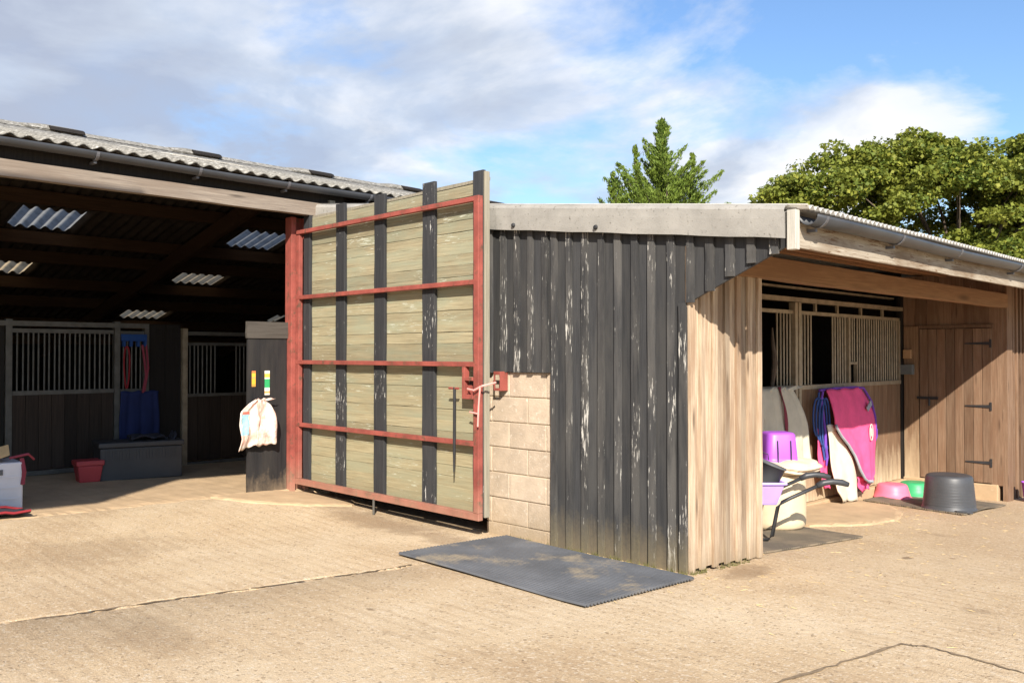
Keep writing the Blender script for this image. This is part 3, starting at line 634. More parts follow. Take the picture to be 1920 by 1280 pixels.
# roof sheets of the lean-to
me = corr_mesh('lean_sheet', 6.12, 1.0, .0769, .014, MT['leanroof'])
for k in range(14):
    o = bpy.data.objects.new('roof_sheet', me); COL.objects.link(o); o.matrix_world = Matrix.Translation((-.02, .0 + k * 1.0, 3.275 + .03 + random.uniform(-.003, .003))) @ Matrix.Rotation(math.atan(.12), 4, 'Y'); o.parent = stb
    mm = o.modifiers.new('s', 'SOLIDIFY'); mm.thickness = .007; mm.offset = 0
# eaves: end board, fascia, gutter
MB().box(5.925, 5.99, -.03, .03, 2.295, 2.56).build('end_board', MT['whiteend'], stb, bev=.004)
m = MB(); plank(m, (5.93, .03, 2.40), (5.93, 13.5, 2.40), .165, .03, (0, 0, 1), (1, 0, 0), 40, .003); m.build('fascia', MT['white'], stb)
gutter('gutter', 6.035, .06, 13.6, 2.525, .066, stb, [.2, 1.53, 2.85, 4.66, 6.2], MT['gutter'])
for k in range(20):
    xx = 3.83 + .105 * k; m = MB(); zq = rz(xx + .04) - .065 - .012 * (k % 2)
    plank(m, (xx + .045, .06, zq), (xx + .045, 13.4, zq), .086, .02, (1, 0, -.12), (0, 0, 1), 20, .003); m.build('soffit_plank', MT['soffit'], stb)
for k in range(13): MB().prism([(3.8, .9 + k * 1.05, rz(3.8) - .02), (5.91, .9 + k * 1.05, rz(5.91) - .02), (5.91, .9 + k * 1.05, rz(5.91) - .043), (3.8, .9 + k * 1.05, rz(3.8) - .043)], (0, .05, 0)).build('rafter', MT['soffit'], stb)
# return wall (pale boards)
for k in range(6):
    y = .0 + .17 * k + .085; m = MB(); zt = 2.55
    plank(m, (5.108, y, gz(5.13, y) + .02 + random.uniform(-.01, .015)), (5.108, y, zt), .168, .022, (0, 1, 0), (1, 0, 0), 10, .0015); m.build('return_board', MT['straw'], stb)
for k in range(7):
    y = .0 + .17 * k + (.03 if k == 0 else -.012 if k == 6 else 0); m = MB()
    plank(m, (5.1315, y, gz(5.13, y) + .015 + random.uniform(-.012, .012)), (5.1315, y, 2.40), .062, .02, (0, 1, 0), (1, 0, 0), 10, .0025); m.build('return_batten', MT['straw'], stb)
MB().box(5.0, 5.105, .93, 1.03, -.1, 2.2).build('corner_post', MT['brown'], stb)
m = MB(); plank(m, (5.20, .06, 2.305), (5.20, 7.44, 2.305), .18, .11, (0, 0, 1), (-1, 0, 0), 24, .003); m.build('eaves_beam', MT['beam'], stb, bev=.005)
# second return wall
for k in range(9):
    y = 7.66 + .17 * k; m = MB(); plank(m, (5.108, y + .085, gz(5.1, y) - .02), (5.108, y + .085, 2.56), .168, .022, (0, 1, 0), (1, 0, 0), 8, .0015); m.build('return_board', MT['door'], stb)
    m = MB(); plank(m, (5.1315, y + .02, gz(5.1, y) - .02), (5.1315, y + .02, 2.55), .06, .02, (0, 1, 0), (1, 0, 0), 8, .002); m.build('return_batten', MT['door'], stb)
m = MB(); plank(m, (5.13, 7.54, -.36), (5.13, 7.54, 2.58), .24, .06, (0, 1, 0), (1, 0, 0), 8, .003); m.build('corner_post', MT['door'], stb)
# door wall
for k in range(8):
    x0 = 3.86 + .16 * k; hole = 4.07 < x0 + .08 < 5.03; m = MB()
    plank(m, (x0 + .08, 7.43, 1.975 if hole else -.14), (x0 + .08, 7.43, 2.7), .158, .022, (1, 0, 0), (0, -1, 0), 8, .0015); m.build('wall_board', MT['door'], stb)
m = MB(); plank(m, (3.975, 7.405, -.13), (3.975, 7.405, 1.99), .2, .03, (1, 0, 0), (0, -1, 0), 8, .002); m.build('door_jamb', MT['jamb'], stb)
MB().box(4.08, 5.03, 7.38, 7.425, 1.958, 2.0).build('door_head', MT['door'], stb)
MB().box(3.86, 5.08, 7.36, 7.55, -.55, -.13).build('door_step', MT['pad'], stb, bev=.01)
door = bpy.data.objects.new('door', None); COL.objects.link(door); door.parent = stb; door.location = (4.085, 7.405, -.115)
for k in range(8):
    m = MB(); wd = .93 / 8; plank(m, (wd * (k + .5), 0, 0), (wd * (k + .5), 0, 2.065), wd - .005, .03, (1, 0, 0), (0, -1, 0), 8, .001); m.build('plank', MT['door'], door, bev=.003)
for z in (.27, 1.02, 1.86):
    h = MB(); h.prism([(.92, -.034, z - .022), (.92, -.034, z + .022), (.6, -.034, z + .008), (.6, -.034, z - .008)], (0, -.006, 0)); h.box(.905, .93, -.042, -.033, z - .055, z + .055); h.build('hinge', MT['iron'], door)
lt = MB(); lt.box(-.03, .25, -.05, -.034, 1.09, 1.125); lt.tube([(.14, -.06, 1.1), (.14, -.06, 1.0)], .014, 8); lt.build('bolt', MT['iron'], door)
MB().box(3.84, 4.02, 7.29, 7.374, 1.315, 1.455).build('meter_box', MT['boxgrey'], stb, bev=.006)
MB().box(3.875, 3.985, 7.33, 7.374, 1.54, 1.665).build('switch_block', MT['switch'], stb, bev=.006)
MB().box(3.8, 3.86, 7.3, 7.44, -.4, 2.6).build('wall_post', MT['interior'], stb)
MB().box(.05, 3.8, 7.45, 7.5, -.5, 2.8).build('end_partition', MT['interior'], stb)
MB().box(.05, 5.05, 13.4, 13.5, -.8, 2.6).build('end_wall', MT['interior'], stb)
MB().box(5.0, 5.1, 9.2, 13.4, -.8, 2.56).build('return_wall', MT['door'], stb)
# stall fronts under the eaves
sf = thing('stall_front', 'sunlit stable front with beige bars and brown planks under the eaves', 'stall', (3.84, 0, 0))
def fb(y0, y1, z0, z1, nm, x0=-.025, x1=.025, mat='galv'): return MB().box(x0, x1, y0, y1, z0, z1).build(nm, MT[mat], sf)
fb(.3, 7.28, 2.21, 2.26, 'track', -.03, .06); fb(.3, 7.28, 2.375, 2.40, 'upper_track', -.12, -.06)
for y in (4.13, 4.22): fb(y - .03, y + .03, -.2, 2.2, 'post', -.03, .05)
fb(.3, 4.1, 2.07, 2.11, 'top_rail'); fb(.3, 4.1, 1.19, 1.24, 'sill', -.03, .04)
fb(4.26, 7.25, 2.07, 2.11, 'top_rail'); fb(4.26, 7.25, 1.185, 1.235, 'sill', -.03, .04); fb(5.58, 5.63, 1.235, 2.07, 'mullion', -.03, .03); fb(7.23, 7.27, 1.235, 2.07, 'mullion'); fb(4.26, 4.30, 1.235, 2.07, 'mullion')
bars(sf, 0, 3.72, 4.1, 5, 1.23, 2.08, .011, MT['galv']); bars(sf, 0, 1.0, 3.3, 24, 1.23, 2.08, .011, MT['galv'])
bars(sf, 0, 4.31, 4.62, 4, 1.23, 2.08, .012, MT['galv']); bars(sf, 0, 5.13, 5.56, 6, 1.23, 2.08, .012, MT['galv']); bars(sf, 0, 5.64, 5.84, 3, 1.5, 2.08, .011, MT['galv']); bars(sf, 0, 5.85, 7.22, 18, 1.23, 2.08, .011, MT['galv'])
fb(5.63, 5.85, 1.47, 1.50, 'feed_sill'); fb(5.84, 5.86, 1.235, 1.48, 'feed_side')
for y in (4.7, 5.3, 6.0, 6.7): fb(y - .02, y + .02, 2.11, 2.21, 'hanger', -.015, .015)
kickboards(sf, .02, .3, 4.1, -.12, 1.19, MT['brown'], .15); kickboards(sf, .02, 4.26, 7.27, -.15, 1.185, MT['brown'], .15)
MB().box(3.70, 3.93, .3, 7.3, -.6, -.155).build('kerb', MT['pad'], stb, bev=.012)
MB().tube([(3.85, 3.62, 1.24), (3.88, 3.63, 1.5), (3.85, 3.64, 1.75), (3.84, 3.65, 1.9)], [.022, .034, .02, .008], 8).build('frayed_rope', MT['bark'], stb)

# ------------------------------------------------------------------ mats
def mat_ribbed():
    c = [(3.22, -1.16), (3.30, -.03), (5.27, -.14), (5.20, -1.25)]; N = 34; P = []
    for i in range(N * 4 + 1):
        t = i / (N * 4); a = Vector(c[0]).lerp(Vector(c[1]), t); b = Vector(c[3]).lerp(Vector(c[2]), t); row = []
        for j in range(25):
            s = j / 24; q = a.lerp(b, s); up = .010 + (.012 if i % 4 in (1, 2) else 0) + .01 * max(0, s - .9) * 6 * (1 - t) + .004 * math.sin(s * 5 + t * 3)
            row.append((q.x, q.y, gz(q.x, q.y) + up + .004))
        P.append(row)
    o = MB().grid(P).build('rubber_mat', MT['rubber'], solid=.012); tag(o, 'ribbed blue-black rubber mat lying along the black wall', 'mat')
mat_ribbed()
def flat_mat(c, label, curl=.0):
    P = []
    for i in range(25):
        t = i / 24; a = Vector(c[0]).lerp(Vector(c[1]), t); b = Vector(c[3]).lerp(Vector(c[2]), t)
        P.append([(q.x, q.y, gz(q.x, q.y) + .014 + curl * max(0, math.sin(t * 6 + s * 5)) * (abs(s - .5) * 2) ** 3) for s in [j / 24 for j in range(25)] for q in [a.lerp(b, s)]])
    tag(MB().grid(P).build('grid_mat', MT['gridmat'], solid=.014), label, 'mat', 'textured rubber mats under the eaves')
flat_mat([(4.1, 1.15), (5.06, 1.06), (5.24, 2.76), (4.3, 2.80)], 'brown textured mat under the cream drum and wheelbarrow')
flat_mat([(4.02, 5.62), (4.25, 7.1), (5.32, 6.85), (5.30, 5.35)], 'textured mat beneath the upturned black tub', .02)

# ------------------------------------------------------------------ things under the eaves
def tub(name, label, cat, c, prof, mat, group=None, seg=40):
    t = thing(name, label, cat, c, 0, group); MB().lathe(prof, (0, 0, 0), seg).build('body', mat, t, smooth=True); return t
ztub = gz(5.0, 5.72) + .022
t = tub('rubber_tub', 'large black rubber tub upside down on the mat by the door', 'tub', (5.02, 5.72, ztub), [(.30, .0), (.305, .012), (.296, .02), (.29, .03), (.285, .1), (.275, .2), (.266, .3), (.258, .375), (.245, .398), (.22, .408), (.12, .402), (0, .400)], MT['tub'])
for k in range(9): MB().lathe([(.2895 - .0042 * k * .8, .06 + .033 * k), (.2915 - .0042 * k * .8, .064 + .033 * k), (.2892 - .0042 * k * .8, .068 + .033 * k)], (0, 0, 0), 40).build('rib', MT['tub'], t, smooth=True)
for s in (-1, 1): MB().tube([(.20 * s - .09, -.23 * s, .008), (.23 * s - .05, -.27 * s, .02), (.25 * s + .03, -.26 * s, .02), (.25 * s + .07, -.2 * s, .008)], .012, 8).build('handle', MT['tub'], t)
bowl = [(.235, 0), (.24, .01), (.225, .018), (.205, .09), (.185, .155), (.17, .172), (.15, .178), (0, .176)]
tub('feed_bowl', 'pink plastic feed bowl turned upside down beside the black tub', 'bowl', (4.13, 6.28, gz(4.1, 6.3) + .02), bowl, MT['pinkp'], 'upturned feed bowls')
tub('feed_bowl', 'green plastic feed bowl turned upside down behind the pink one', 'bowl', (4.22, 6.82, gz(4.2, 6.8) + .02), bowl, MT['greenp'], 'upturned feed bowls')
t = tub('bucket', 'purple bucket at the right edge of the yard against the far wall', 'bucket', (5.42, 7.72, gz(5.4, 7.7)), [(0, .01), (.11, .01), (.115, 0), (.12, .02), (.145, .25), (.155, .25), (.152, .262), (.14, .26), (.115, .03), (0, .03)], MT['purple'])
MB().tube([(-.15, 0, .25), (-.12, .05, .2), (0, .13, .17), (.12, .05, .2), (.15, 0, .25)], .005, 6).build('handle', MT['iron'], t)
# cream drum with cover
dz0 = gz(4.42, 2.6) + .02
t = tub('cream_drum', 'cream plastic drum standing behind the wheelbarrow', 'drum', (4.42, 2.60, dz0), [(0, .005), (.27, .005), (.295, .03), (.30, .08), (.30, .40), (.292, .5), (.26, .535), (0, .54)], MT['cream'])
bm = bmesh.new(); bmesh.ops.create_icosphere(bm, subdivisions=4, radius=1)
for v in bm.verts:
    n = v.co.copy(); d = 1 + .12 * math.sin(n.x * 5 + 1) * math.cos(n.y * 6) + .06 * math.sin(n.z * 13 + n.x * 9)
    v.co = Vector((n.x * .30 * d, n.y * .36 * d, max(-.06, n.z * .09 * d)))
me = bpy.data.meshes.new('sack'); bm.to_mesh(me); bm.free()
o = link('straw_sack', me, MT['sackcloth'], None, True); o.location = (4.50, 2.66, dz0 + .595); tag(o, 'flattened straw-coloured sack lying on the cream drum', 'sack')
# purple bucket upside down on the sack
t = thing('square_bucket', 'bright purple square bucket upside down on the cream drum', 'bucket', (4.46, 2.60, dz0 + .64), R(48))
MB().lathe([(.168, 0), (.172, .012), (.163, .018), (.16, .05), (.142, .27), (.13, .288), (.1, .294), (0, .294)], (0, 0, 0), 48, 3.).build('body', MT['purple'], t, smooth=True)
for s in (-.06, .07):
    MB().tube([(s, -.158, .22), (s, -.172, .1), (s, -.172, .0), (s + .03, -.18, -.03), (s + .06, -.175, .02)], .006, 6).build('wire_handle', MT['iron'], t)
# wheelbarrow
wb = thing('wheelbarrow', 'lilac wheelbarrow with black tubular handles behind the pale wall', 'wheelbarrow', (4.83, 1.71, gz(4.83, 1.71) + .02), math.atan2(.7026, .7115))
for yv, nm in ((0, 0), (.46, 1)):
    MB().tube([(-.42, yv, .22), (-.30, yv, .05), (-.2, yv, .012), (0, yv, .012), (.04, yv, .05), (.07, yv, .2), (.09, yv, .30), (.13, yv, .345), (.2, yv, .38), (.49, yv, .51)], .017, 10).build('frame_tube', MT['iron'], wb, smooth=True)
    g = MB(); g.tube([(.44, yv, .49), (.5, yv, .518), (.58, yv, .528), (.66, yv, .52), (.72, yv, .50)], [.026, .03, .027, .029, .022], 10); g.build('grip', MT['gutter'], wb, smooth=True)
def trayring(x0, x1, y0, y1, z): return [(x0, y0, z), (x1, y0, z), (x1, y1, z), (x0, y1, z)]
rings = [trayring(-.62, .10, .05, .41, .31), trayring(-.75, .145, -.03, .49, .50), trayring(-.77, .165, -.05, .51, .50), trayring(-.77, .165, -.05, .51, .525), trayring(-.74, .135, -.02, .48, .522), trayring(-.61, .09, .06, .40, .33)]
m = MB(); m.add([p for r_ in rings for p in r_], [(i * 4 + k, i * 4 + (k + 1) % 4, i * 4 + 4 + (k + 1) % 4, i * 4 + 4 + k) for i in range(5) for k in range(4)] + [(0, 1, 2, 3), (20, 21, 22, 23)])
m.build('tray', MT['lilac'], wb, bev=.012)
wh = MB().lathe([(.10, -.03), (.16, -.035), (.175, 0), (.16, .035), (.10, .03), (.02, .03), (.02, -.03), (.10, -.03)], (0, 0, 0), 24).build('wheel', MT['iron'], wb, smooth=True); wh.location = (-.85, .23, .175); wh.rotation_euler = (R(90), 0, 0)
MB().tube([(-.42, 0, .22), (-.85, .17, .175)], .015, 8).build('fork', MT['iron'], wb); MB().tube([(-.42, .46, .22), (-.85, .29, .175)], .015, 8).build('fork', MT['iron'], wb)
t = thing('grey_bucket', 'dark grey bucket tipped over inside the lilac wheelbarrow tray', 'bucket', (4.72, 1.80, gz(4.8, 1.8) + .46))
b = MB().lathe([(0, 0), (.10, 0), (.105, .01), (.13, .24), (.138, .24), (.138, .255), (.126, .255), (.1, .015), (0, .015)], (0, 0, 0), 28).build('body', MT['greyp'], t, smooth=True); b.rotation_euler = (R(-12), R(18), 0)
MB().tube([(-.05, -.12, .27), (-.08, -.13, .33), (0, -.1, .37), (.1, -.06, .33), (.1, -.05, .28)], .004, 6).build('handle', MT['iron'], t)
# rugs
rg = thing('horse_rug', 'folded cream horse rug hung over the stall front', 'rug', (3.92, 3.7, .3)); ro = (3.92, 3.7, .3)
P = drape([(1.235, 3.0), (.9, 3.0), (.24, 3.0)], [(1.225, 3.9), (1.1, 3.98), (.8, 4.1), (.5, 4.16), (.26, 4.2)], 3.95, .022, 4, 44, 26, xf=lambda u, t: .05 * math.sin(min(1, t * 3) * 1.57) + .04 * t)
MB().grid(off(P, ro)).build('cloth', MT['creamcloth'], rg, smooth=True, solid=.012)
P = drape([(1.24, 3.52), (.7, 3.55), (.4, 3.55)], [(1.238, 3.565), (.7, 3.6), (.4, 3.6)], 3.972, .018, .3, 6, 20, xf=lambda u, t: .05 * math.sin(min(1, t * 3) * 1.57) + .04 * t)
MB().grid(off(P, ro)).build('strap', MT['maroon'], rg, smooth=True, solid=.006)
rg = thing('horse_rug', 'bright pink horse rug with white lining hung over the stall front', 'rug', (3.92, 5.2, 0)); ro = (3.92, 5.2, 0.)
xfp = lambda u, t: .07 * math.sin(min(1, t * 3.2) * 1.57) + .05 * t
P = drape([(1.175, 4.66), (.95, 4.66), (.74, 4.70), (.62, 4.84), (.5, 5.02), (.36, 5.16), (.18, 5.26), (.06, 5.38), (.0, 5.52)], [(1.165, 5.66), (1.1, 5.76), (.9, 5.84), (.65, 5.9), (.3, 5.88), (.08, 5.84), (-.0, 5.72)], 3.99, .02, 1.7, 40, 40, xf=xfp)
MB().grid(off(P, ro)).build('outer_cloth', MT['pinkcloth'], rg, smooth=True, solid=.014)
edge = [(P[j][0][0] + .012 - ro[0], P[j][0][1] - ro[1], P[j][0][2] - ro[2]) for j in range(14, 41)] + [(P[40][i][0] + .012 - ro[0], P[40][i][1] - ro[1], P[40][i][2] - ro[2]) for i in range(2, 41, 3)]
MB().tube(edge, .016, 6).build('binding', MT['binding'], rg, smooth=True)
P2 = drape([(.76, 4.6), (.5, 4.62), (.2, 4.66), (-.05, 4.72), (-.17, 4.85)], [(.72, 4.80), (.5, 5.06), (.36, 5.2), (.18, 5.3), (.05, 5.34), (-.2, 5.3)], 3.985, .014, 1.2, 26, 26, xf=lambda u, t: .04 + .06 * t)
MB().grid(off(P2, ro)).build('lining', MT['lining'], rg, smooth=True, solid=.012)
P3 = drape([(.72, 4.45), (.4, 4.47), (.1, 4.50), (.02, 4.56)], [(.70, 4.64), (.4, 4.66), (.2, 4.68), (.0, 4.72)], 3.965, .012, 1, 12, 20, xf=lambda u, t: .03 * t)
MB().grid(off(P3, ro)).build('inner_flap', MT['pinkcloth'], rg, smooth=True, solid=.012)
P4 = drape([(.08, 5.34), (-.06, 5.36), (-.13, 5.46)], [(.08, 5.84), (-.0, 5.82), (-.1, 5.66)], 3.99, .01, 1, 16, 8, xf=lambda u, t: .08)
MB().grid(off(P4, ro)).build('lower_flap', MT['pinkcloth'], rg, smooth=True, solid=.012)
rgx = 4.145
bd_ = MB(); bd_.tube([(rgx - 3.92 - .01 + .0, .42 + .045 * math.cos(a), .62 + .10 * math.sin(a)) for a in np.linspace(0, 6.3, 24)], .006, 6); bd_.tube([(rgx - 3.92 - .01, .42 + .012 * math.cos(a), .62 + .05 * math.sin(a)) for a in np.linspace(0, 6.3, 12)], .005, 6)
bd_.build('round_emblem', MT['lining'], rg); MB().prism([(.172, .36, .93), (.168, .50, 1.02), (.172, .52, .96), (.176, .40, .88)], (.012, 0, 0)).build('buckle_patch', MT['binding'], rg)
m = MB(); m.tube([(.03, -.62, 1.17), (.06, -.3, 1.185), (.06, .3, 1.185), (.08, .5, 1.17), (.13, .62, 1.0), (.15, .69, .8), (.155, .7, .62)], .016, 8); m.tube([(.155, .7, .64), (.16, .715, .55), (.15, .70, .48)], [.022, .014, .004], 6); m.build('purple_cord', MT['cordpurple'], rg)
m = MB()
for k in range(4): m.tube([(.06 + .012 * k, -.75 + .05 * k + .10 * math.cos(a), .86 - .03 * k + (.22 + .03 * k) * math.sin(a)) for a in np.linspace(0, 6.28, 20)], .011, 7)
m.tube([(.06, -.7, 1.15), (.06, -.72, 1.05), (.07, -.68, .8), (.08, -.65, .5), (.09, -.62, .35)], .013, 7)
o = m.build('lead_rope', MT['cordblue']); o.location = ro; tag(o, 'coiled blue lead rope hanging between the two rugs', 'rope')
m = MB(); m.tube([(.09, -.66, 1.16), (.08, -.68, 1.06), (.09, -.64, .85), (.09, -.6, .66), (.1, -.62, .5), (.1, -.58, .38), (.1, -.6, .28)], [.014, .014, .013, .016, .02, .018, .01], 7)
o = m.build('purple_rope', MT['cordpurple']); o.location = ro; tag(o, 'short purple rope hanging at the left edge of the pink rug', 'rope')

# ------------------------------------------------------------------ things inside the barn
ch = thing('storage_chest', 'long black ribbed plastic chest against the barn stalls', 'chest', (-2.02, -1.03, bz(-1)), R(-12))
MB().box(-.26, .22, -.46, .46, 0, .38).build('body', MT['chest'], ch, bev=.012); MB().box(-.28, .24, -.48, .48, .385, .445).build('lid', MT['chest'], ch, bev=.012)
for k in range(22): MB().box(.2205, .229, -.40 + .037 * k, -.385 + .037 * k, .24, .36).build('rib', MT['chest'], ch)
P = [[(-.2 + .035 * i, -.1 + .04 * j, .455 + .05 * abs(math.sin(i * .7 + j * .5)) + (.08 if j > 9 else 0) * math.sin(j)) for j in range(14)] for i in range(10)]
o = MB().grid(P).build('dark_cloth', MT['darkcloth'], None, True, solid=.012); o.location = (-2.02, -1.03, bz(-1)); o.rotation_euler.z = R(-12); tag(o, 'crumpled black cloth lying on the storage chest lid', 'cloth')
rb = thing('red_tub', 'small red lidded tub left of the storage chest', 'tub', (-1.98, -1.63, bz(-1.6)), R(-8))
m = MB(); m.add(trayring(-.10, .10, -.11, .11, 0) + trayring(-.125, .125, -.135, .135, .19), [(0, 1, 2, 3), (4, 5, 6, 7)] + [(k, (k + 1) % 4, 4 + (k + 1) % 4, 4 + k) for k in range(4)]); m.build('body', MT['redp'], rb, bev=.012)
MB().box(-.14, .14, -.15, .15, .19, .25).build('lid', MT['redp'], rb, bev=.012)
P = drape([(1.12, -.93), (.6, -.95), (.42, -.95)], [(1.11, -.44), (.6, -.42), (.43, -.43)], -2.83, .015, 3, 24, 16)
tag(MB().grid(P).build('blue_rug', MT['bluecloth'], None, True, solid=.012), 'dark blue rug hanging on the barn stall above the chest', 'rug')
rk = thing('blue_rack', 'bright blue bridle rack hooked on the barn stall bars', 'rack', (-2.85, -.76, 1.75))
MB().box(-.01, .02, -.16, .17, .02, .11).build('plate', MT['bluep'], rk, bev=.005)
for k in range(4): MB().box(.0, .05, -.15 + .09 * k, -.12 + .09 * k, -.05, .02).build('hook', MT['bluep'], rk)
o = MB().tube([(0, .035 * math.cos(a) * (1 + .3 * math.sin(a)), .27 * math.sin(a)) for a in np.linspace(0, 6.28, 24)], .011, 6).build('red_rope', MT['cordred']); o.location = (-2.81, -.86, 1.43); tag(o, 'looped red lead rope hanging from the blue rack', 'rope')
m = MB(); m.tube([(0, 0, .3), (.02, .02, .1), (0, .05, -.1), (.02, 0, -.32)], .016, 6); m.tube([(0, .05, .3), (.02, .07, 0), (0, .03, -.3)], .014, 6); o = m.build('bridle', MT['maroon']); o.location = (-2.81, -.66, 1.42); tag(o, 'dark maroon bridle hanging from the right end of the blue rack', 'bridle')
cb = thing('storage_crate', 'pale grey plastic crate at the left edge inside the barn', 'crate', (-.62, -3.2, bz(-3)), R(-4))
MB().box(-.22, .22, -.42, .42, 0, .44).build('body', MT['greycab'], cb, bev=.012)
for z in (.1, .2, .3): MB().box(.2205, .226, -.41, .41, z, z + .012).build('groove_band', MT['greycab'], cb)
MB().box(.2205, .232, .12, .25, .33, .38).build('handle', MT['greyp'], cb)
o = MB().prism([(-.45, -3.05, .60), (-.40, -2.9, .66), (-.52, -2.88, .75), (-.58, -3.05, .70)], (-.2, .02, -.03)).build('card_box', MT['tan'], None, bev=.006); tag(o, 'battered tan box lying on the grey crate', 'box')
m = MB(); m.tube([(-.40, -2.80, .62), (-.36, -2.79, .5), (-.37, -2.80, .38)], .02, 6); m.tube([(-.42, -2.9, .63), (-.38, -2.75, .66), (-.45, -2.68, .6)], .012, 6); o = m.build('head_collar', MT['maroon']); tag(o, 'maroon strap dangling over the corner of the grey crate', 'strap')
P = [[(-.36 + .04 * i + .1 * (j / 12) ** 2, -3.65 + .065 * j, bz(-3) + .02 + (.22 * (1 - i / 9) * max(0, 1 - j / 11) + .02 * abs(math.sin(i * 1.3 + j)))) for j in range(13)] for i in range(10)]
o = MB().grid(P).build('striped_rug', MT['darkcloth'], None, True, solid=.012); tag(o, 'dark rug with red edging heaped in front of the grey crate', 'rug')
for q in (3, 9): MB().tube([tuple(Vector(P[q][j]) + Vector((.01, 0, .014))) for j in range(13)], .012, 6).build('red_edging', MT['cordred'], o)

# ------------------------------------------------------------------ canopy out of view, added only to cast shade into the barn
cp = thing('added_shade_canopy', 'added unseen canopy standing out of view behind the photographer', 'shade_caster', (5.5, -12, 0))
cps = [(4.28 - 5.5, -16 + 12, 6.5), (4.28 - 5.5, -5.6 + 12, 6.5), (4.95 - 5.5, -5.6 + 12, 6.5), (5.2 - 5.5, -6.3 + 12, 6.5), (6.05 - 5.5, -6.3 + 12, 6.5), (5.98 - 5.5, -7.6 + 12, 6.5), (7.12 - 5.5, -8.9 + 12, 6.5), (7.15 - 5.5, -16 + 12, 6.5)]
MB().prism(cps, (0, 0, .06)).build('roof', MT['leanroof'], cp)
for xx, yy in ((-1.1, -3.9), (1.6, -3.9), (-1.1, .8), (1.6, .8)): MB().box(xx - .06, xx + .06, yy - .06, yy + .06, 0, 6.5).build('post', MT['galvgrey'], cp)

# ------------------------------------------------------------------ trees
def leaf_mesh(name, C, N, size, mat, aspect=.7, up=None):
    """C centres (n,3), N orientation axis (n,3): one bent leaf (2 tris... quad) at each"""
    n = len(C); a = rng.normal(size=(n, 3)); a -= (a * N).sum(1, keepdims=True) * N; a /= np.linalg.norm(a, axis=1, keepdims=True) + 1e-9
    b = np.cross(N, a); s = size * rng.uniform(.45, 1.4, (n, 1))
    if up is not None: a, b = up, np.cross(N, up); b /= np.linalg.norm(b, axis=1, keepdims=True) + 1e-9
    V = np.stack([C - a * s * .5, C + b * s * aspect * .5 + N * s * .08, C + a * s * .5, C - b * s * aspect * .5 + N * s * .08], 1).reshape(-1, 3)
    me = bpy.data.meshes.new(name); me.vertices.add(4 * n); me.vertices.foreach_set('co', V.astype(np.float32).ravel())
    me.loops.add(4 * n); me.loops.foreach_set('vertex_index', np.arange(4 * n, dtype=np.int32)); me.polygons.add(n)
    me.polygons.foreach_set('loop_start', np.arange(0, 4 * n, 4, dtype=np.int32)); me.update(calc_edges=True); me.validate(); me.materials.append(mat); return me
def unit(v): return v / (np.linalg.norm(v, axis=1, keepdims=True) + 1e-9)
def maple(name, label, base, lobes, ncl, per, seed):
    t = thing(name, label, 'tree', base); r0 = np.random.default_rng(seed); Cs = []; Ns = []; tips = []
    for (cx, cy, cz, rx, ry, rz_) in lobes:
        k = max(4, int(ncl * (rx * ry * rz_) ** .667 / 9))
        d = unit(r0.normal(size=(k, 3))); d[:, 2] = np.abs(d[:, 2]) * .9 - .25 * (r0.random(k) < .35)
        rad = r0.uniform(.72, 1.02, (k, 1)); c = np.array([cx, cy, cz]) + d * rad * np.array([rx, ry, rz_])
        for q in c:
            m_ = int(per * r0.uniform(.6, 1.3)); rr = r0.uniform(.38, .75)
            p = unit(r0.normal(size=(m_, 3))) * (r0.random((m_, 1)) ** .45) * rr * np.array([1.15, 1.15, .62]); Cs.append(q + p)
            Ns.append(unit(p * .6 + r0.normal(size=(m_, 3)) * .7 + np.array([0, 0, .7]))); tips.append(q)
    me = leaf_mesh('crown', np.concatenate(Cs), np.concatenate(Ns), .155, MT['leaf'], .85); link('crown', me, MT['leaf'], t)
    m = MB(); top = max(l[2] for l in lobes)
    m.tube([(0, 0, -.3), (.1, 0, 1.5), (.0, .1, 3), (.15, .1, top * .55), (.1, 0, top * .85)], [.42, .34, .3, .2, .07], 10)
    for i in range(0, len(tips), max(1, len(tips) // 40)):
        q = tips[i]; h = r0.uniform(.25, .6) * top; s = Vector((.05, .05, h)); e = Vector(q); mid = s.lerp(e, .5) + Vector((0, 0, .5))
        m.tube([s, s.lerp(mid, .6), mid, mid.lerp(e, .6), e], [.09, .07, .05, .03, .01], 6)
    m.build('trunk', MT['bark'], t, smooth=True); return t
maple('maple_tree', 'big round yellow-green broadleaf tree behind the stable roof', (-3.6, 32.6, -.6), [(0, 0, 7.6, 4.6, 4.6, 3.4), (-3.0, -2.9, 8.5, 2.5, 2.5, 2.4), (-4.7, -4.6, 7.7, 1.8, 1.8, 1.9), (-5.0, -4.9, 5.6, 2.0, 2.0, 2.0), (3.0, 2.6, 7.6, 3.2, 3.2, 3.0), (-1.2, -1.6, 9.4, 2.3, 2.3, 1.7), (1.6, 1.4, 9.4, 2.2, 2.2, 1.7), (-2, -3, 5, 3.4, 3.4, 2.4), (2, 0, 5, 4, 4, 2.5), (6, 5, 6.2, 3.6, 3.6, 3.6), (-3.4, -3.6, 4.6, 3.2, 3.2, 2.6)], 84, 330, 3)
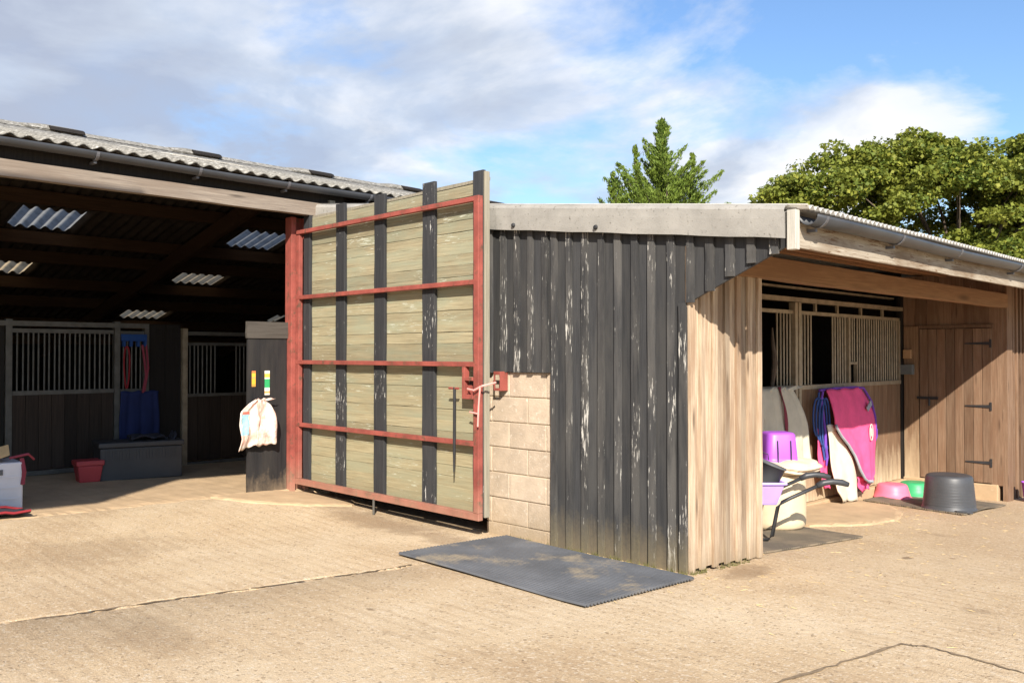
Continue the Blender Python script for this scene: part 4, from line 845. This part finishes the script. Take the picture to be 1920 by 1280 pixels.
def conifer():
    t = thing('cypress_tree', 'pointed green conifer standing behind the stable roof', 'tree', (-8.6, 19.3, -.4)); r0 = np.random.default_rng(12); Cs = []; Ns = []; Us = []
    m = MB(); m.tube([(0, 0, 0), (.05, 0, 4), (0, .05, 8), (.12, .12, 9.8)], [.22, .16, .07, .01], 8)
    leaders = [((0, 0), 4.4, 9.85, 1.1, 130), ((-.6, -.58), 5.0, 9.05, .5, 38), ((.66, .64), 5.4, 8.8, .42, 34), ((-1.05, -1.05), 4.6, 8.1, .65, 36), ((.4, -.3), 5, 8.6, .5, 26)]
    for (lx, ly), zb, zt, wd, nb in leaders:
        if lx: m.tube([(0, 0, 2.5), (lx * .7, ly * .7, zb), (lx, ly, (zb + zt) / 2), (lx * 1.12, ly * 1.12, zt - .1)], [.1, .07, .04, .008], 6)
        for i in range(nb):
            f = (i + r0.random()) / nb; z = zb + (zt - zb) * f; a = r0.uniform(0, 6.28); L = wd * (3.0 * (1 - f) ** 1.15 + .12) * r0.uniform(.45, 1.25)
            k0 = 1 + .12 * f; s = np.array([lx * k0, ly * k0, z]); d = np.array([math.cos(a), math.sin(a), .6 + .8 * f]); d /= np.linalg.norm(d)
            e = s + d * L; m.tube([tuple(s), tuple(s + d * L * .5 - np.array([0, 0, .05 * L])), tuple(e)], [.018, .012, .003], 4, False)
            n = int(40 + 210 * L); tt = r0.uniform(.1, 1.03, (n, 1)); p = s + d * L * tt + r0.normal(size=(n, 3)) * (.03 + .085 * L * (1.05 - tt)) * np.array([1, 1, .65])
            Cs.append(p); Us.append(unit(d * .8 + r0.normal(size=(n, 3)) * .38 + np.array([0, 0, .35]))); Ns.append(r0.normal(size=(n, 3)))
    C_, U, N_ = np.concatenate(Cs), np.concatenate(Us), np.concatenate(Ns); N_ = unit(N_ - (N_ * U).sum(1, keepdims=True) * U)
    me = leaf_mesh('crown', C_, N_, .125, MT['needle'], .3, U); link('crown', me, MT['needle'], t); m.build('trunk', MT['bark'], t)
conifer()

# ------------------------------------------------------------------ litter and weeds
def litter(name, spots, n, mat, size, label, h=.006):
    m = MB(); rr = random.Random(21)
    for _ in range(n):
        (cx, cy, sx, sy) = rr.choice(spots); x = rr.gauss(cx, sx); y = rr.gauss(cy, sy)
        if -.05 < y < .1 and x < 5.2: y = -.03
        L = size * rr.uniform(.3, 1); a = rr.uniform(0, 3.14); dx, dy = L / 2 * math.cos(a), L / 2 * math.sin(a); wv = size * .03 + .0012; z = gz(x, y) + h
        m.add([(x - dx, y - dy, z), (x + dx, y + dy, z + rr.uniform(0, .006)), (x + dx - wv * math.sin(a), y + dy + wv * math.cos(a), z + .001), (x - dx - wv * math.sin(a), y - dy + wv * math.cos(a), z + .001), (x, y, z + .004)], [(0, 1, 4), (1, 2, 4), (2, 3, 4), (3, 0, 4)])
    tag(m.build(name, mat, recalc=False), label, 'litter', kind='stuff')
litter('straw_litter', [(5.3, 2.8, .5, 1.2), (4.5, 4.6, .35, .7), (5.4, 5.4, .5, .8), (4.2, 5.9, .2, .5), (6.2, 1.5, .7, 1.6), (5.0, -.3, .8, .3), (4.4, -.02, .6, .03)], 650, MT['straws'], .07, 'loose straw scattered on the concrete')
def weeds():
    m = MB(); rr = random.Random(4)
    for c in range(75):
        x = rr.uniform(3.3, 5.15) if c % 4 else rr.uniform(5.1, 5.2); y = -.035 if c % 4 else rr.uniform(0, .9)
        if c % 4 == 0: x = 5.165
        for k in range(rr.randint(4, 11)):
            a = rr.uniform(0, 6.28); h = rr.uniform(.012, .05); q = rr.uniform(.004, .022); bx, by = x + rr.uniform(-.02, .02), y + rr.uniform(-.015, .01); z = gz(bx, by)
            m.add([(bx - .003, by, z), (bx + .003, by, z), (bx + q * math.cos(a), by + q * math.sin(a), z + h)], [(0, 1, 2)])
    tag(m.build('weeds', MT['weed'], recalc=False), 'small weeds along the foot of the wall', 'weeds', kind='stuff')
weeds()
def pebbles():
    m = MB(); rr = random.Random(8)
    for _ in range(420):
        x, y = rr.uniform(1, 8.4), rr.uniform(-5.2, 1.5)
        if y > -.1 and x < 5.3: continue
        s = rr.uniform(.003, .009); z = gz(x, y)
        m.add([(x - s, y, z), (x, y - s, z), (x + s, y, z), (x, y + s, z), (x, y, z + s * .9)], [(0, 1, 4), (1, 2, 4), (2, 3, 4), (3, 0, 4)])
    tag(m.build('loose_grit', MT['tar'], recalc=False), 'loose grit on the yard', 'grit', kind='stuff')
pebbles()
